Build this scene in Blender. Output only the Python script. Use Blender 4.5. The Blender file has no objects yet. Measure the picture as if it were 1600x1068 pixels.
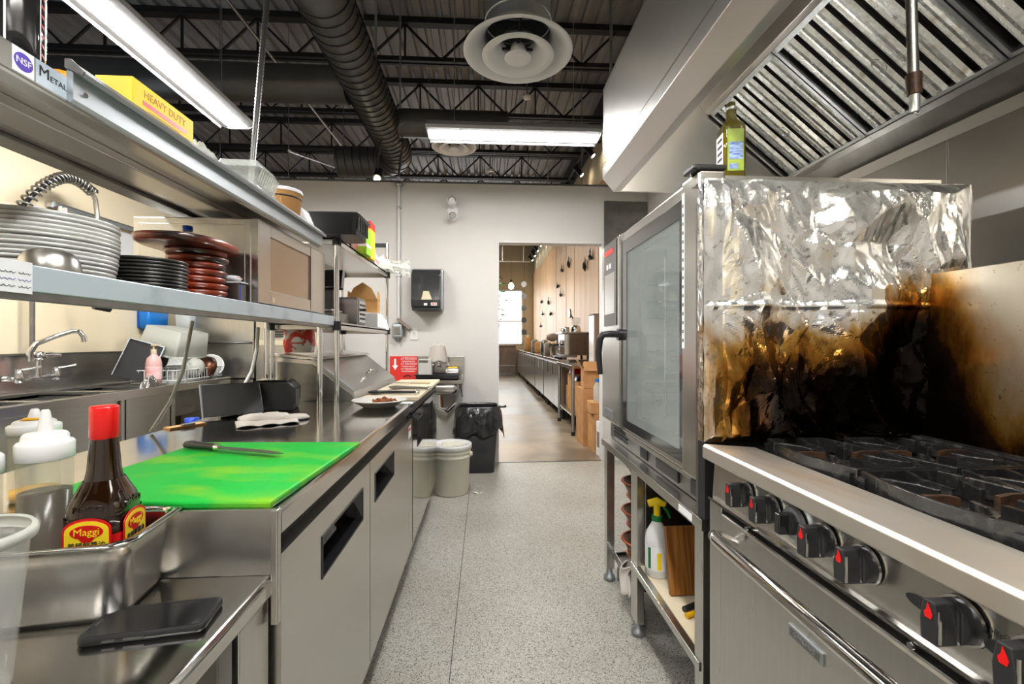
import bpy, math, random
from mathutils import Vector, Matrix, noise as mnoise
random.seed(7)
SC = bpy.context.scene
COL = SC.collection
PI = math.pi
def R(d): return math.radians(d)

# ---------------------------------------------------------------- camera
cd = bpy.data.cameras.new('camera'); cam = bpy.data.objects.new('camera', cd); COL.objects.link(cam)
cd.lens = 16.0; cd.sensor_width = 36.0; cd.clip_start = 0.02; cd.clip_end = 100
cam.location = (0, 0, 1.2); cam.rotation_euler = (R(90), 0, -math.atan(42/711.0))
SC.camera = cam
# ---------------------------------------------------------------- world, exposure
wd = bpy.data.worlds.new('world'); SC.world = wd; wd.use_nodes = True
wd.node_tree.nodes['Background'].inputs[0].default_value = (0.85, 0.93, 1, 1)
wd.node_tree.nodes['Background'].inputs[1].default_value = 1.0
SC.view_settings.view_transform = 'Standard'; SC.view_settings.look = 'None'
SC.view_settings.gamma = 1.0; SC.view_settings.use_curve_mapping = False
SC.view_settings.exposure = 0.35
SC.cycles.max_bounces = 9; SC.cycles.diffuse_bounces = 4; SC.cycles.glossy_bounces = 4; SC.cycles.transmission_bounces = 4
SC.cycles.caustics_reflective = False; SC.cycles.caustics_refractive = False
LENS_E = 88.0          # emission of the strip light lenses

# ---------------------------------------------------------------- materials
def c(r, g, b):
    f = lambda u: (u/12.92 if u <= .04045 else ((u+.055)/1.055)**2.4)
    return (f(r/255), f(g/255), f(b/255), 1)
MATS = {}
def mat(name, col, rough=.5, metal=0., nz=None, bump=None, st=(1, 1, 1), trans=0., emis=None, alpha=1., rvar=0., spec=.5, coat=0., ior=1.45):
    m = bpy.data.materials.new(name); m.use_nodes = True; nt = m.node_tree; N = nt.nodes; L = nt.links
    b = N['Principled BSDF']
    b.inputs['Base Color'].default_value = col; b.inputs['Roughness'].default_value = rough
    b.inputs['Metallic'].default_value = metal; b.inputs['Alpha'].default_value = alpha
    b.inputs['Transmission Weight'].default_value = trans; b.inputs['IOR'].default_value = ior
    b.inputs['Specular IOR Level'].default_value = spec; b.inputs['Coat Weight'].default_value = coat
    if emis:
        b.inputs['Emission Color'].default_value = emis[0]; b.inputs['Emission Strength'].default_value = emis[1]
    if nz or bump or rvar:
        tc = N.new('ShaderNodeTexCoord'); mp = N.new('ShaderNodeMapping'); mp.inputs['Scale'].default_value = st
        L.new(tc.outputs['Object'], mp.inputs['Vector'])
        def nse(sc, det=4):
            n = N.new('ShaderNodeTexNoise'); n.inputs['Scale'].default_value = sc; n.inputs['Detail'].default_value = det
            L.new(mp.outputs['Vector'], n.inputs['Vector']); return n
        if nz:
            n = nse(nz[0]); rp = N.new('ShaderNodeValToRGB'); rp.color_ramp.elements[0].position = nz[2] if len(nz) > 2 else .35
            rp.color_ramp.elements[1].position = nz[3] if len(nz) > 3 else .65
            rp.color_ramp.elements[0].color = col; rp.color_ramp.elements[1].color = nz[1]
            L.new(n.outputs['Fac'], rp.inputs['Fac']); L.new(rp.outputs['Color'], b.inputs['Base Color'])
        if rvar:
            n = nse(6 if not nz else nz[0]); mr = N.new('ShaderNodeMapRange'); mr.inputs['To Min'].default_value = max(.02, rough-rvar); mr.inputs['To Max'].default_value = rough+rvar
            L.new(n.outputs['Fac'], mr.inputs['Value']); L.new(mr.outputs['Result'], b.inputs['Roughness'])
        if bump:
            n = nse(bump[0], 5); bp = N.new('ShaderNodeBump'); bp.inputs['Strength'].default_value = bump[1]; bp.inputs['Distance'].default_value = bump[2] if len(bump) > 2 else .002
            L.new(n.outputs['Fac'], bp.inputs['Height']); L.new(bp.outputs['Normal'], b.inputs['Normal'])
    MATS[name] = m
    return m
SS = (.60, .585, .555, 1)
mat('steel', SS, .28, 1, nz=(7, (.575, .56, .53, 1)), st=(14, 14, .8), rvar=.015)
mat('steel_h', SS, .25, 1, nz=(7, (.575, .56, .53, 1)), st=(1, .6, 14), rvar=.015)
mat('steel_top', (.60, .58, .55, 1), .11, 1, nz=(5, (.52, .50, .475, 1)), st=(2, .4, 1), rvar=.04)
mat('steel_mirror', (.62, .605, .575, 1), .10, 1, nz=(6, (.52, .50, .475, 1)), st=(1, .2, 1), rvar=.04)
mat('steel_dark', (.30, .295, .285, 1), .35, 1, nz=(8, (.22, .215, .205, 1)), rvar=.08)
mat('steel_wall', (.66, .635, .60, 1), .30, 1, nz=(2, (.60, .58, .55, 1)), st=(1, .5, 1.5), rvar=.04)
mat('steel_worn', (.72, .68, .62, 1), .46, 1, nz=(4, (.50, .36, .22, 1), .52, .85), st=(3, .7, 1), rvar=.06)
mat('fixture_grey', (.30, .30, .31, 1), .35)
mat('chrome', (.75, .75, .76, 1), .1, 1)
mat('alu', (.42, .45, .47, 1), .45, 1)
mat('shelf_lip', c(196, 208, 218), .35, .35, nz=(12, c(170, 184, 196), .55, .75))
mat('galv', (.58, .60, .61, 1), .36, 1, nz=(60, (.50, .54, .56, 1)), rvar=.1)
mat('galv_dirty', (.80, .82, .81, 1), .28, 1, nz=(26, (.46, .42, .33, 1), .55, .78), rvar=.12, bump=(60, .15))
mat('black_metal', (.022, .022, .023, 1), .45, .3)
mat('black_paint', (.018, .018, .019, 1), .55)
mat('duct_black', (.10, .099, .097, 1), .40, .4, nz=(3, (.07, .07, .07, 1)))
mat('deck', (.34, .34, .345, 1), .5, .1, nz=(2, (.24, .24, .245, 1)), st=(3, .5, 1))
mat('conduit', (.45, .45, .46, 1), .35, 1)
mat('black_plastic', (.02, .02, .021, 1), .32)
mat('black_gloss', (.012, .012, .013, 1), .06, coat=.5)
mat('rubber', (.02, .02, .02, 1), .8)
mat('white_paint', c(222, 222, 224), .45)
mat('white_gloss', c(228, 226, 220), .2)
mat('white_plastic', c(224, 224, 222), .35)
mat('wall_paint', c(212, 208, 204), .6, nz=(1.3, c(206, 202, 197)))
mat('wall_cream', c(243, 229, 200), .5, nz=(.8, c(240, 224, 190)))
mat('wall_dark', c(52, 52, 54), .7)
mat('wall_beige', c(208, 196, 168), .7)
mat('cafe_white', c(225, 222, 216), .6)
mat('wood_panel', c(232, 194, 152), .45, nz=(5, c(220, 174, 128)), st=(1, 1, .12))
mat('wood_grey', c(150, 134, 122), .5, nz=(8, c(128, 112, 100)), st=(6, 6, .4))
mat('wood_board', c(168, 112, 50), .5, nz=(9, c(122, 74, 28)), st=(8, 1, .5), bump=(20, .2))
mat('cardboard', c(196, 148, 100), .8, nz=(7, c(180, 132, 84)))
mat('kraft', c(206, 158, 100), .75, nz=(10, c(190, 140, 84)))
mat('paper_white', c(236, 236, 238), .7)
mat('green_board', c(10, 176, 56), .45, nz=(5, c(128, 186, 14), .48, .74), st=(1, 2.2, 1), bump=(40, .1))
mat('cream_board', c(228, 214, 186), .45, nz=(4, c(214, 196, 160), .45, .8))
mat('iron', (.016, .016, .016, 1), .30, .2, nz=(40, (.07, .066, .06, 1), .55, .75), bump=(90, .5, .002), rvar=.12, coat=.25)
mat('iron_rust', (.03, .017, .012, 1), .5, .3, nz=(30, (.09, .042, .02, 1)), bump=(80, .6, .003))
mat('red', c(206, 20, 22), .35)
mat('red_cap', c(216, 16, 14), .32, coat=.3)
mat('red_sign', c(222, 52, 44), .5)
mat('lacquer', c(150, 58, 30), .3, nz=(5, c(52, 34, 30), .50, .64), st=(1, 1, 2.5), coat=.4)
mat('yellow', c(240, 206, 30), .5)
mat('yellow_label', c(246, 214, 40), .45)
mat('orange', c(232, 150, 40), .5)
mat('lime', c(160, 210, 40), .5)
mat('green', c(20, 120, 60), .45)
mat('blue', c(14, 118, 205), .4)
mat('dark_blue', c(26, 72, 190), .4)
mat('purple', c(84, 62, 170), .5)
mat('ink', (.015, .015, .02, 1), .6)
mat('brown_glass', c(34, 16, 5), .06, nz=(3, c(26, 11, 3)), coat=.6, spec=.6)
mat('brown_glass_thin', c(140, 96, 44), .08, alpha=.8, coat=.6)
mat('olive_glass', c(92, 84, 8), .07, alpha=.82, coat=.5)
mat('label_green', c(150, 168, 60), .5, nz=(20, c(110, 140, 40)))
mat('label_blue', c(150, 172, 208), .5, nz=(40, c(70, 96, 150)), st=(1, 1, 4))
mat('clear_plastic', c(226, 230, 226), .12, alpha=.30)
mat('frost_plastic', c(214, 216, 206), .35, alpha=.55)
mat('squeeze_plastic', c(214, 210, 190), .2, alpha=.24)
mat('soy', (.02, .009, .004, 1), .2)
mat('mustard', c(226, 168, 20), .4)
mat('glass', (.55, .62, .60, 1), .03, alpha=.28, spec=.8)
mat('glass_dark', (.035, .036, .036, 1), .12, coat=.8)
mat('oven_inside', c(168, 164, 150), .35, .5, nz=(5, c(140, 138, 128)))
mat('mw_glass', c(180, 160, 138), .2, .6)
mat('bag_black', (.015, .015, .016, 1), .22, bump=(22, .5, .01), coat=.4)
mat('bin_black', c(48, 50, 52), .5, bump=(60, .1))
mat('bucket', c(226, 222, 206), .4, nz=(3, c(216, 212, 194)))
mat('cloth', c(208, 200, 192), .85, bump=(60, .3))
mat('plate_white', c(222, 222, 218), .18, coat=.3)
mat('plate_black', c(44, 44, 44), .3, nz=(14, c(70, 68, 64)), coat=.2)
mat('brown_tray', c(104, 56, 28), .3, .4, nz=(9, c(40, 20, 12)))
mat('food', c(170, 96, 40), .5, nz=(40, c(110, 56, 20)))
mat('soap_pink', c(236, 190, 186), .2, alpha=.75)
mat('pink_label', c(238, 168, 170), .5, nz=(14, c(246, 226, 222)))
mat('foodbag', c(214, 60, 50), .3, nz=(16, c(240, 236, 232), .48, .55))
mat('leaf', c(60, 110, 56), .5, nz=(9, c(90, 140, 70)))
mat('flower', c(228, 140, 150), .6)
mat('copper', c(170, 90, 50), .3, .8)
mat('green_tape', c(40, 220, 80), .4)
mat('lens', (1, 1, 1, 1), .5, emis=((1, .985, .96, 1), LENS_E))
mat('spot_glow', (1, 1, 1, 1), .5, emis=((1, .86, .62, 1), 30))
mat('window_glow', (1, 1, 1, 1), .5, emis=((.93, .98, 1, 1), 4.0))
mat('cafe_fill_lens', (1, 1, 1, 1), .5, emis=((1, .93, .82, 1), 135))  # lens of the strips added to light the front room
mat('hood_fill_glow', (1, 1, 1, 1), .5, emis=((1, .95, .86, 1), 130))  # globe of the fill lamp added inside the hood
mat('led', (1, .2, .1, 1), .4)

def special():
    # speckled vinyl floor
    m = bpy.data.materials.new('vinyl_floor'); m.use_nodes = True; N = m.node_tree.nodes; L = m.node_tree.links; b = N['Principled BSDF']
    tc = N.new('ShaderNodeTexCoord')
    v = N.new('ShaderNodeTexVoronoi'); v.inputs['Scale'].default_value = 300; L.new(tc.outputs['Object'], v.inputs['Vector'])
    rp = N.new('ShaderNodeValToRGB'); rp.color_ramp.interpolation = 'CONSTANT'
    e = rp.color_ramp.elements; e[0].position = 0; e[0].color = c(84, 80, 74); e[1].position = .12; e[1].color = c(176, 173, 164)
    e2 = e.new(.60); e2.color = c(162, 159, 150); e3 = e.new(.86); e3.color = c(200, 197, 190)
    sp = N.new('ShaderNodeSeparateColor'); L.new(v.outputs['Color'], sp.inputs['Color']); L.new(sp.outputs['Red'], rp.inputs['Fac'])
    n = N.new('ShaderNodeTexNoise'); n.inputs['Scale'].default_value = 1.4; n.inputs['Detail'].default_value = 6; L.new(tc.outputs['Object'], n.inputs['Vector'])
    mx = N.new('ShaderNodeMixRGB'); mx.blend_type = 'MULTIPLY'; r2 = N.new('ShaderNodeValToRGB'); r2.color_ramp.elements[0].position = .3; r2.color_ramp.elements[0].color = (.80, .78, .74, 1); r2.color_ramp.elements[1].position = .6; r2.color_ramp.elements[1].color = (1, 1, 1, 1)
    L.new(n.outputs['Fac'], r2.inputs['Fac']); mx.inputs['Fac'].default_value = 1; L.new(rp.outputs['Color'], mx.inputs['Color1']); L.new(r2.outputs['Color'], mx.inputs['Color2'])
    L.new(mx.outputs['Color'], b.inputs['Base Color']); b.inputs['Roughness'].default_value = .38
    MATS['vinyl_floor'] = m
    # polished concrete
    m = bpy.data.materials.new('concrete'); m.use_nodes = True; N = m.node_tree.nodes; L = m.node_tree.links; b = N['Principled BSDF']
    tc = N.new('ShaderNodeTexCoord'); n = N.new('ShaderNodeTexNoise'); n.inputs['Scale'].default_value = 1.6; n.inputs['Detail'].default_value = 8; n.inputs['Distortion'].default_value = .8
    L.new(tc.outputs['Object'], n.inputs['Vector']); rp = N.new('ShaderNodeValToRGB'); e = rp.color_ramp.elements
    e[0].position = .34; e[0].color = c(112, 98, 82); e[1].position = .66; e[1].color = c(166, 150, 128); L.new(n.outputs['Fac'], rp.inputs['Fac']); L.new(rp.outputs['Color'], b.inputs['Base Color'])
    mr = N.new('ShaderNodeMapRange'); mr.inputs['To Min'].default_value = .22; mr.inputs['To Max'].default_value = .5; L.new(n.outputs['Fac'], mr.inputs['Value']); L.new(mr.outputs['Result'], b.inputs['Roughness'])
    MATS['concrete'] = m
    # scorched metals: a stain field t over local x (along the sheet) and z (up)
    def scorch(name, base, base_rough, axis, a0, k, z0, zk, cut, bump):
        m = bpy.data.materials.new(name); m.use_nodes = True; N = m.node_tree.nodes; L = m.node_tree.links; b = N['Principled BSDF']
        tc = N.new('ShaderNodeTexCoord'); sx = N.new('ShaderNodeSeparateXYZ'); L.new(tc.outputs['Object'], sx.inputs[0])
        def M2(op, a, bb):
            q = N.new('ShaderNodeMath'); q.operation = op
            for i, w in enumerate((a, bb)):
                if isinstance(w, (int, float)): q.inputs[i].default_value = w
                else: L.new(w, q.inputs[i])
            return q.outputs[0]
        n = N.new('ShaderNodeTexNoise'); n.inputs['Scale'].default_value = 7; n.inputs['Detail'].default_value = 8; n.inputs['Roughness'].default_value = .65
        mp = N.new('ShaderNodeMapping'); mp.inputs['Scale'].default_value = (1.4, 1.4, .6); L.new(tc.outputs['Object'], mp.inputs[0]); L.new(mp.outputs[0], n.inputs['Vector'])
        ns = M2('MULTIPLY', M2('SUBTRACT', n.outputs['Fac'], .5), .22)
        s = sx.outputs[axis]; z = sx.outputs['Z']
        if name == 'foil_scorched':
            mr = N.new('ShaderNodeMapRange'); mr.interpolation_type = 'SMOOTHSTEP'; L.new(s, mr.inputs['Value'])
            mr.inputs['From Min'].default_value = .40; mr.inputs['From Max'].default_value = .60; mr.inputs['To Min'].default_value = .185; mr.inputs['To Max'].default_value = .34
            t = M2('SUBTRACT', z, mr.outputs[0]); t = M2('MAXIMUM', t, M2('MULTIPLY', M2('SUBTRACT', .13, s), .9))
        else:
            sm = M2('SUBTRACT', 1.2, s)          # distance from the corner
            t = M2('SUBTRACT', sm, M2('SUBTRACT', .20, M2('MULTIPLY', z, .52)))
            t = M2('MINIMUM', t, M2('SUBTRACT', z, .02))
        t = M2('ADD', t, ns)
        mr2 = N.new('ShaderNodeMapRange'); mr2.inputs['From Min'].default_value = -.1; mr2.inputs['From Max'].default_value = .3; L.new(t, mr2.inputs['Value'])
        rp = N.new('ShaderNodeValToRGB'); e = rp.color_ramp.elements
        e[0].position = .20; e[0].color = (.006, .004, .003, 1); e[1].position = 1.0; e[1].color = base
        for p_, c_ in ((.30, (.035, .014, .004, 1)), (.38, (.22, .09, .012, 1)), (.47, (.42, .24, .06, 1)), (cut, base)):
            q = e.new(p_); q.color = c_
        L.new(mr2.outputs[0], rp.inputs['Fac'])
        # fine soot flecks
        n2 = N.new('ShaderNodeTexNoise'); n2.inputs['Scale'].default_value = 55; n2.inputs['Detail'].default_value = 3; L.new(tc.outputs['Object'], n2.inputs['Vector'])
        r3 = N.new('ShaderNodeValToRGB'); r3.color_ramp.elements[0].position = .28; r3.color_ramp.elements[0].color = (.25, .16, .08, 1); r3.color_ramp.elements[1].position = .36; r3.color_ramp.elements[1].color = (1, 1, 1, 1); L.new(n2.outputs['Fac'], r3.inputs['Fac'])
        mx = N.new('ShaderNodeMixRGB'); mx.blend_type = 'MULTIPLY'; mx.inputs[0].default_value = .7; L.new(rp.outputs[0], mx.inputs[1]); L.new(r3.outputs[0], mx.inputs[2])
        L.new(mx.outputs[0], b.inputs['Base Color'])
        b.inputs['Metallic'].default_value = .9; b.inputs['Roughness'].default_value = base_rough
        if bump:
            bp = N.new('ShaderNodeBump'); bp.inputs['Strength'].default_value = bump; bp.inputs['Distance'].default_value = .004
            n4 = N.new('ShaderNodeTexNoise'); n4.inputs['Scale'].default_value = 30; n4.inputs['Detail'].default_value = 4; n4.inputs['Distortion'].default_value = 1.2; L.new(tc.outputs['Object'], n4.inputs['Vector']); L.new(n4.outputs['Fac'], bp.inputs['Height']); L.new(bp.outputs[0], b.inputs['Normal'])
        MATS[name] = m
    scorch('foil_scorched', (.84, .84, .83, 1), .17, 'X', 0, 0, 0, 0, .62, .12)
    scorch('steel_scorched', (.62, .57, .48, 1), .34, 'Y', 0, 0, 0, 0, .72, 0)
    # perforated oven back
special()

# ---------------------------------------------------------------- mesh helpers
class MB:
    def __init__(s): s.v = []; s.f = []; s.sm = []
    def add(s, vs, fs, smooth=False):
        o = len(s.v); s.v += [tuple(p) for p in vs]
        for f in fs: s.f.append(tuple(i+o for i in f)); s.sm.append(smooth)
        return s
    def box(s, x0, x1, y0, y1, z0, z1):
        v = [(x, y, z) for z in (z0, z1) for y in (y0, y1) for x in (x0, x1)]
        return s.add(v, [(0, 2, 3, 1), (4, 5, 7, 6), (0, 1, 5, 4), (2, 6, 7, 3), (0, 4, 6, 2), (1, 3, 7, 5)])
    def obox(s, ctr, size, M=None):
        M = M or Matrix(); ctr = Vector(ctr); hx, hy, hz = [q/2 for q in size]
        v = [ctr + (M @ Vector((x, y, z))) for z in (-hz, hz) for y in (-hy, hy) for x in (-hx, hx)]
        return s.add(v, [(0, 2, 3, 1), (4, 5, 7, 6), (0, 1, 5, 4), (2, 6, 7, 3), (0, 4, 6, 2), (1, 3, 7, 5)])
    def bar(s, p0, p1, w, h=None):
        p0 = Vector(p0); p1 = Vector(p1); d = (p1-p0); q = d.to_track_quat('Z', 'Y').to_matrix()
        return s.obox((p0+p1)/2, (w, h or w, d.length), q)
    def cyl(s, p0, p1, r0, r1=None, n=16, cap=True):
        r1 = r0 if r1 is None else r1; p0 = Vector(p0); p1 = Vector(p1); q = (p1-p0).to_track_quat('Z', 'Y').to_matrix()
        ring = [Vector((math.cos(2*PI*i/n), math.sin(2*PI*i/n), 0)) for i in range(n)]
        v = [p0 + q @ (a*r0) for a in ring] + [p1 + q @ (a*r1) for a in ring]
        s.add(v, [(i, (i+1) % n, n+(i+1) % n, n+i) for i in range(n)], True)
        if cap: s.add(v[:n], [tuple(range(n))[::-1]]); s.add(v[n:], [tuple(range(n))])
        return s
    def lathe(s, prof, ctr=(0, 0, 0), n=28, sx=1, sy=1, ex=2.0, M=None, smooth=True):
        # prof: (r, z) pairs; ex > 2 gives a rounded square section
        v = []; ctr = Vector(ctr); M = M or Matrix()
        for r, z in prof:
            for i in range(n):
                a = 2*PI*i/n; ca, sa = math.cos(a), math.sin(a)
                k = 1.0 if ex == 2 else (abs(ca)**ex + abs(sa)**ex)**(-1/ex)
                v.append(ctr + M @ Vector((r*k*ca*sx, r*k*sa*sy, z)))
        f = [(j*n+i, j*n+(i+1) % n, (j+1)*n+(i+1) % n, (j+1)*n+i) for j in range(len(prof)-1) for i in range(n)]
        return s.add(v, f, smooth)
    def disc(s, ctr, r, n=24, up=True, sx=1, sy=1):
        v = [(ctr[0]+r*sx*math.cos(2*PI*i/n), ctr[1]+r*sy*math.sin(2*PI*i/n), ctr[2]) for i in range(n)]
        return s.add(v, [tuple(range(n)) if up else tuple(range(n))[::-1]])
    def tube(s, pts, r, n=8, closed=False):
        pts = [Vector(p) for p in pts]; m = len(pts); rings = []; up = None
        for i, p in enumerate(pts):
            t = (pts[min(i+1, m-1)] - pts[max(i-1, 0)]).normalized()
            if up is None: up = t.orthogonal().normalized()
            up = (up - t*up.dot(t)).normalized(); b = t.cross(up)
            rr = r[i] if isinstance(r, (list, tuple)) else r
            rings.append([p + (up*math.cos(2*PI*k/n) + b*math.sin(2*PI*k/n))*rr for k in range(n)])
        v = [q for rg in rings for q in rg]
        s.add(v, [(j*n+k, j*n+(k+1) % n, (j+1)*n+(k+1) % n, (j+1)*n+k) for j in range(m-1) for k in range(n)], True)
        s.add(rings[0], [tuple(range(n))[::-1]]); s.add(rings[-1], [tuple(range(n))])
        return s
    def ribbon(s, pts, w, h):
        # upright flat bar following pts (top edge), thickness w, height h
        pts = [Vector(p) for p in pts]; v = []; n = len(pts)
        for i, p in enumerate(pts):
            t = pts[min(i+1, n-1)]-pts[max(i-1, 0)]; q = Vector((-t.y, t.x, 0)).normalized()*w/2; d = Vector((0, 0, -h))
            v += [p-q, p+q, p+q+d, p-q+d]
        f = [(4*i+k, 4*i+(k+1) % 4, 4*i+4+(k+1) % 4, 4*i+4+k) for i in range(n-1) for k in range(4)]
        return s.add(v, f+[(3, 2, 1, 0), (4*n-4, 4*n-3, 4*n-2, 4*n-1)])
    def prism(s, poly, axis, a, b):
        # poly of 2-D points; axis 'x': (y,z), 'y': (x,z), 'z': (x,y)
        P = {'x': lambda p, d: (d, p[0], p[1]), 'y': lambda p, d: (p[0], d, p[1]), 'z': lambda p, d: (p[0], p[1], d)}[axis]
        n = len(poly); v = [P(p, a) for p in poly] + [P(p, b) for p in poly]
        return s.add(v, [tuple(range(n))[::-1], tuple(range(n, 2*n))] + [(i, (i+1) % n, n+(i+1) % n, n+i) for i in range(n)])
    def grid(s, fn, nu, nv, smooth=True):
        v = [fn(i/(nu-1), j/(nv-1)) for j in range(nv) for i in range(nu)]
        return s.add(v, [(j*nu+i, j*nu+i+1, (j+1)*nu+i+1, (j+1)*nu+i) for j in range(nv-1) for i in range(nu-1)], smooth)
    def mesh(s, name, off=(0, 0, 0)):
        me = bpy.data.meshes.new(name); ox, oy, oz = off
        me.from_pydata([(p[0]-ox, p[1]-oy, p[2]-oz) for p in s.v], [], s.f)
        me.polygons.foreach_set('use_smooth', s.sm); 
        import bmesh
        bm = bmesh.new(); bm.from_mesh(me); bmesh.ops.recalc_face_normals(bm, faces=bm.faces); bm.to_mesh(me); bm.free()
        me.update(); return me
def chain(o):
    p = Vector((0, 0, 0))
    while o: p += o.location; o = o.parent
    return p
def mk(name, mb, m, parent=None, w=True, bev=0., loc=None, solid=0., seg=2):
    """one mesh object; w: vertices are in world coordinates (parent chain offset removed)"""
    off = chain(parent) if (w and parent) else ((loc or (0, 0, 0)) if w else (0, 0, 0))
    me = mb.mesh(name, off); o = bpy.data.objects.new(name, me); COL.objects.link(o)
    if parent: o.parent = parent
    elif loc: o.location = loc
    if m: me.materials.append(MATS[m] if isinstance(m, str) else m)
    if solid:
        q = o.modifiers.new('solid', 'SOLIDIFY'); q.thickness = solid; q.offset = 0
    if bev:
        q = o.modifiers.new('bevel', 'BEVEL'); q.width = bev; q.segments = seg; q.limit_method = 'ANGLE'; q.angle_limit = R(35)
        q.harden_normals = False
    return o
def tag(o, label, cat, group=None):
    o['label'] = label; o['category'] = cat
    if group: o['group'] = group
    return o
def T(name, label, cat, loc=(0, 0, 0), rz=0., group=None):
    o = bpy.data.objects.new(name, None); COL.objects.link(o); o.location = loc; o.rotation_euler = (0, 0, R(rz)); o.empty_display_size = .05
    return tag(o, label, cat, group)
def one(name, label, cat, mb, m, loc, rz=0., bev=0., group=None, w=False, solid=0.):
    o = mk(name, mb, m, None, w=w, bev=bev, loc=loc, solid=solid); o.rotation_euler = (0, 0, R(rz)); return tag(o, label, cat, group)
def st(name, mb, m, parent=None, bev=0., loc=None):
    o = mk(name, mb, m, parent, bev=bev, loc=loc)
    if not parent: o['kind'] = 'structure'
    return o
def dup(o, parent=None, loc=None, rz=None, **kw):
    q = o.copy(); COL.objects.link(q); q.parent = parent
    if loc is not None: q.location = loc
    if rz is not None: q.rotation_euler = (0, 0, R(rz))
    for k, v in kw.items(): q[k] = v
    for ch in list(o.children):
        dup(ch, q)
    return q
def text(body, size, m, parent, loc, rot, name='lettering', ext=.0003, shear=0., sx=1., w=True, ax='CENTER'):
    cu = bpy.data.curves.new(name, 'FONT'); cu.body = body; cu.size = size; cu.extrude = ext; cu.align_x = ax; cu.align_y = 'CENTER'; cu.shear = shear
    cu.resolution_u = 3
    t = bpy.data.objects.new(name, cu); COL.objects.link(t); dg = bpy.context.evaluated_depsgraph_get()
    me = bpy.data.meshes.new_from_object(t.evaluated_get(dg)); bpy.data.objects.remove(t)
    me.materials.clear(); me.materials.append(MATS[m])
    Mx = (rot if isinstance(rot, Matrix) else __import__('mathutils').Euler([R(a) for a in rot]).to_matrix()).to_4x4()
    Mx = Matrix.Translation(Vector(loc) - (chain(parent) if w else Vector())) @ Mx @ Matrix.Diagonal((sx, 1, 1, 1))
    me.transform(Mx); o = bpy.data.objects.new(name, me); COL.objects.link(o); o.parent = parent
    return o
ORD = ['topmost', 'second', 'third', 'fourth', 'fifth', 'sixth', 'seventh', 'eighth', 'ninth', 'tenth', 'eleventh', 'twelfth', 'thirteenth', 'fourteenth', 'fifteenth', 'sixteenth']
def nth(i, n): return 'topmost of' if i == 0 else ('bottom one of' if i == n-1 else ORD[i] + ' from the top of')
FX = (90, 0, 90)      # text on a plane facing +X
FXN = (90, 0, -90)    # facing -X
FYN = (90, 0, 0)      # facing -Y (towards the camera)
# ================================================================ strip lights (two hang in view, the rest are added fill lamps)
def strip_light(label, ctr, length, along, mlens='lens', width=.25, rz=0.):
    """wrap-round strip fixture; length along local x; ctr is the middle of its underside"""
    t = T('strip_light', label, 'light', (ctr[0], ctr[1], ctr[2]), (0 if along == 'x' else 90)+rz)
    h = length/2; w = width/2
    m = MB()
    m.prism([(-w, .036), (-w+.006, .016), (-w+.014, .030), (-.064, .022), (.064, .022), (w-.014, .030), (w-.006, .016), (w, .036), (.075, .085), (-.075, .085)], 'x', -h, h)
    mk('reflector', m, 'fixture_grey', t, w=False)
    for s in (-1, 1):
        mk('end_plate', MB().prism([(-w, .036), (-.075, .09), (.075, .09), (w, .036), (w-.006, .014), (w-.014, .028), (.06, .012), (-.06, .012), (-w+.014, .028), (-w+.006, .014)], 'x', s*h-.004, s*h+.004), 'alu', t, w=False)
    prof = [(-.060, .021), (-.052, .014), (-.03, .010), (0, .009), (.03, .010), (.052, .014), (.060, .021)]
    mk('lens', MB().prism(prof, 'x', -h+.012, h-.012), mlens, t, w=False)
    for s in (-.7, .7):
        mk('hanger_cable', MB().cyl((s*h, 0, .085), (s*h, 0, 5.0-ctr[2]), .0025, n=6), 'conduit', t, w=False)
    return t
strip_light('strip light hanging crosswise before the white partition wall', (.205, 3.2, 2.625), 1.20, 'x')
strip_light('long strip light hanging above the left shelves', (-1.68, 2.55, 2.64), 1.32, 'y')
strip_light('added fill strip light overhead in the middle of the kitchen aisle', (.12, .35, 2.66), 1.20, 'y')  # this and the next two: unseen fill added around the camera
strip_light('added fill strip light overhead at the entrance end of the kitchen', (-.9, -.9, 2.66), 1.20, 'x')
strip_light('added fill strip light overhead on the left, near the entrance', (-1.95, .3, 2.66), 1.20, 'y')
strip_light('added warm fill strip light in the front room just past the doorway', (-.3, 5.9, 2.9), 1.20, 'x', 'cafe_fill_lens')  # from here on: strips added to brighten the front room, hidden by the partition
strip_light('added warm fill strip light over the far counters of the front room', (-.4, 9.6, 3.3), 1.20, 'y', 'cafe_fill_lens')
strip_light('added warm fill strip light at the window end of the front room', (-.2, 13.2, 3.9), 1.20, 'y', 'cafe_fill_lens')

# ================================================================ setting
o = st('floor', MB().box(-2.8, 1.65, -3, 4.54, -.05, 0), 'vinyl_floor')
st('floor_seam', MB().box(-.128, -.125, -3, 3.9, 0, .0008), 'black_paint', o)
o = st('floor_2', MB().box(-6.5, 1.8, 4.54, 17, -.05, 0), 'concrete')
st('threshold', MB().box(.13, 1.17, 4.53, 4.56, 0, .005), 'steel_dark', o)
st('wall_left', MB().box(-2.92, -2.8, -3, 4.66, 0, 2.77), 'wall_cream')
m = MB().box(-2.8, .13, 4.54, 4.66, 0, 2.77).box(.13, 1.19, 4.54, 4.66, 2.2, 2.77).box(1.19, 1.65, 4.54, 4.66, 0, 2.77)
wb = st('wall_back', m, 'wall_paint')
st('wall_cap', MB().box(-2.92, 1.65, 4.53, 4.67, 2.77, 2.785), 'steel_dark', wb)
for a in ((.1305, .137, 2.192), (1.183, 1.1895, 2.192)):
    st('corner_bead', MB().box(a[0], a[1], 4.535, 4.665, 0, a[2]), 'white_paint', wb)
st('corner_bead', MB().box(.1305, 1.1895, 4.535, 4.665, 2.192, 2.1995), 'white_paint', wb)
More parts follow.
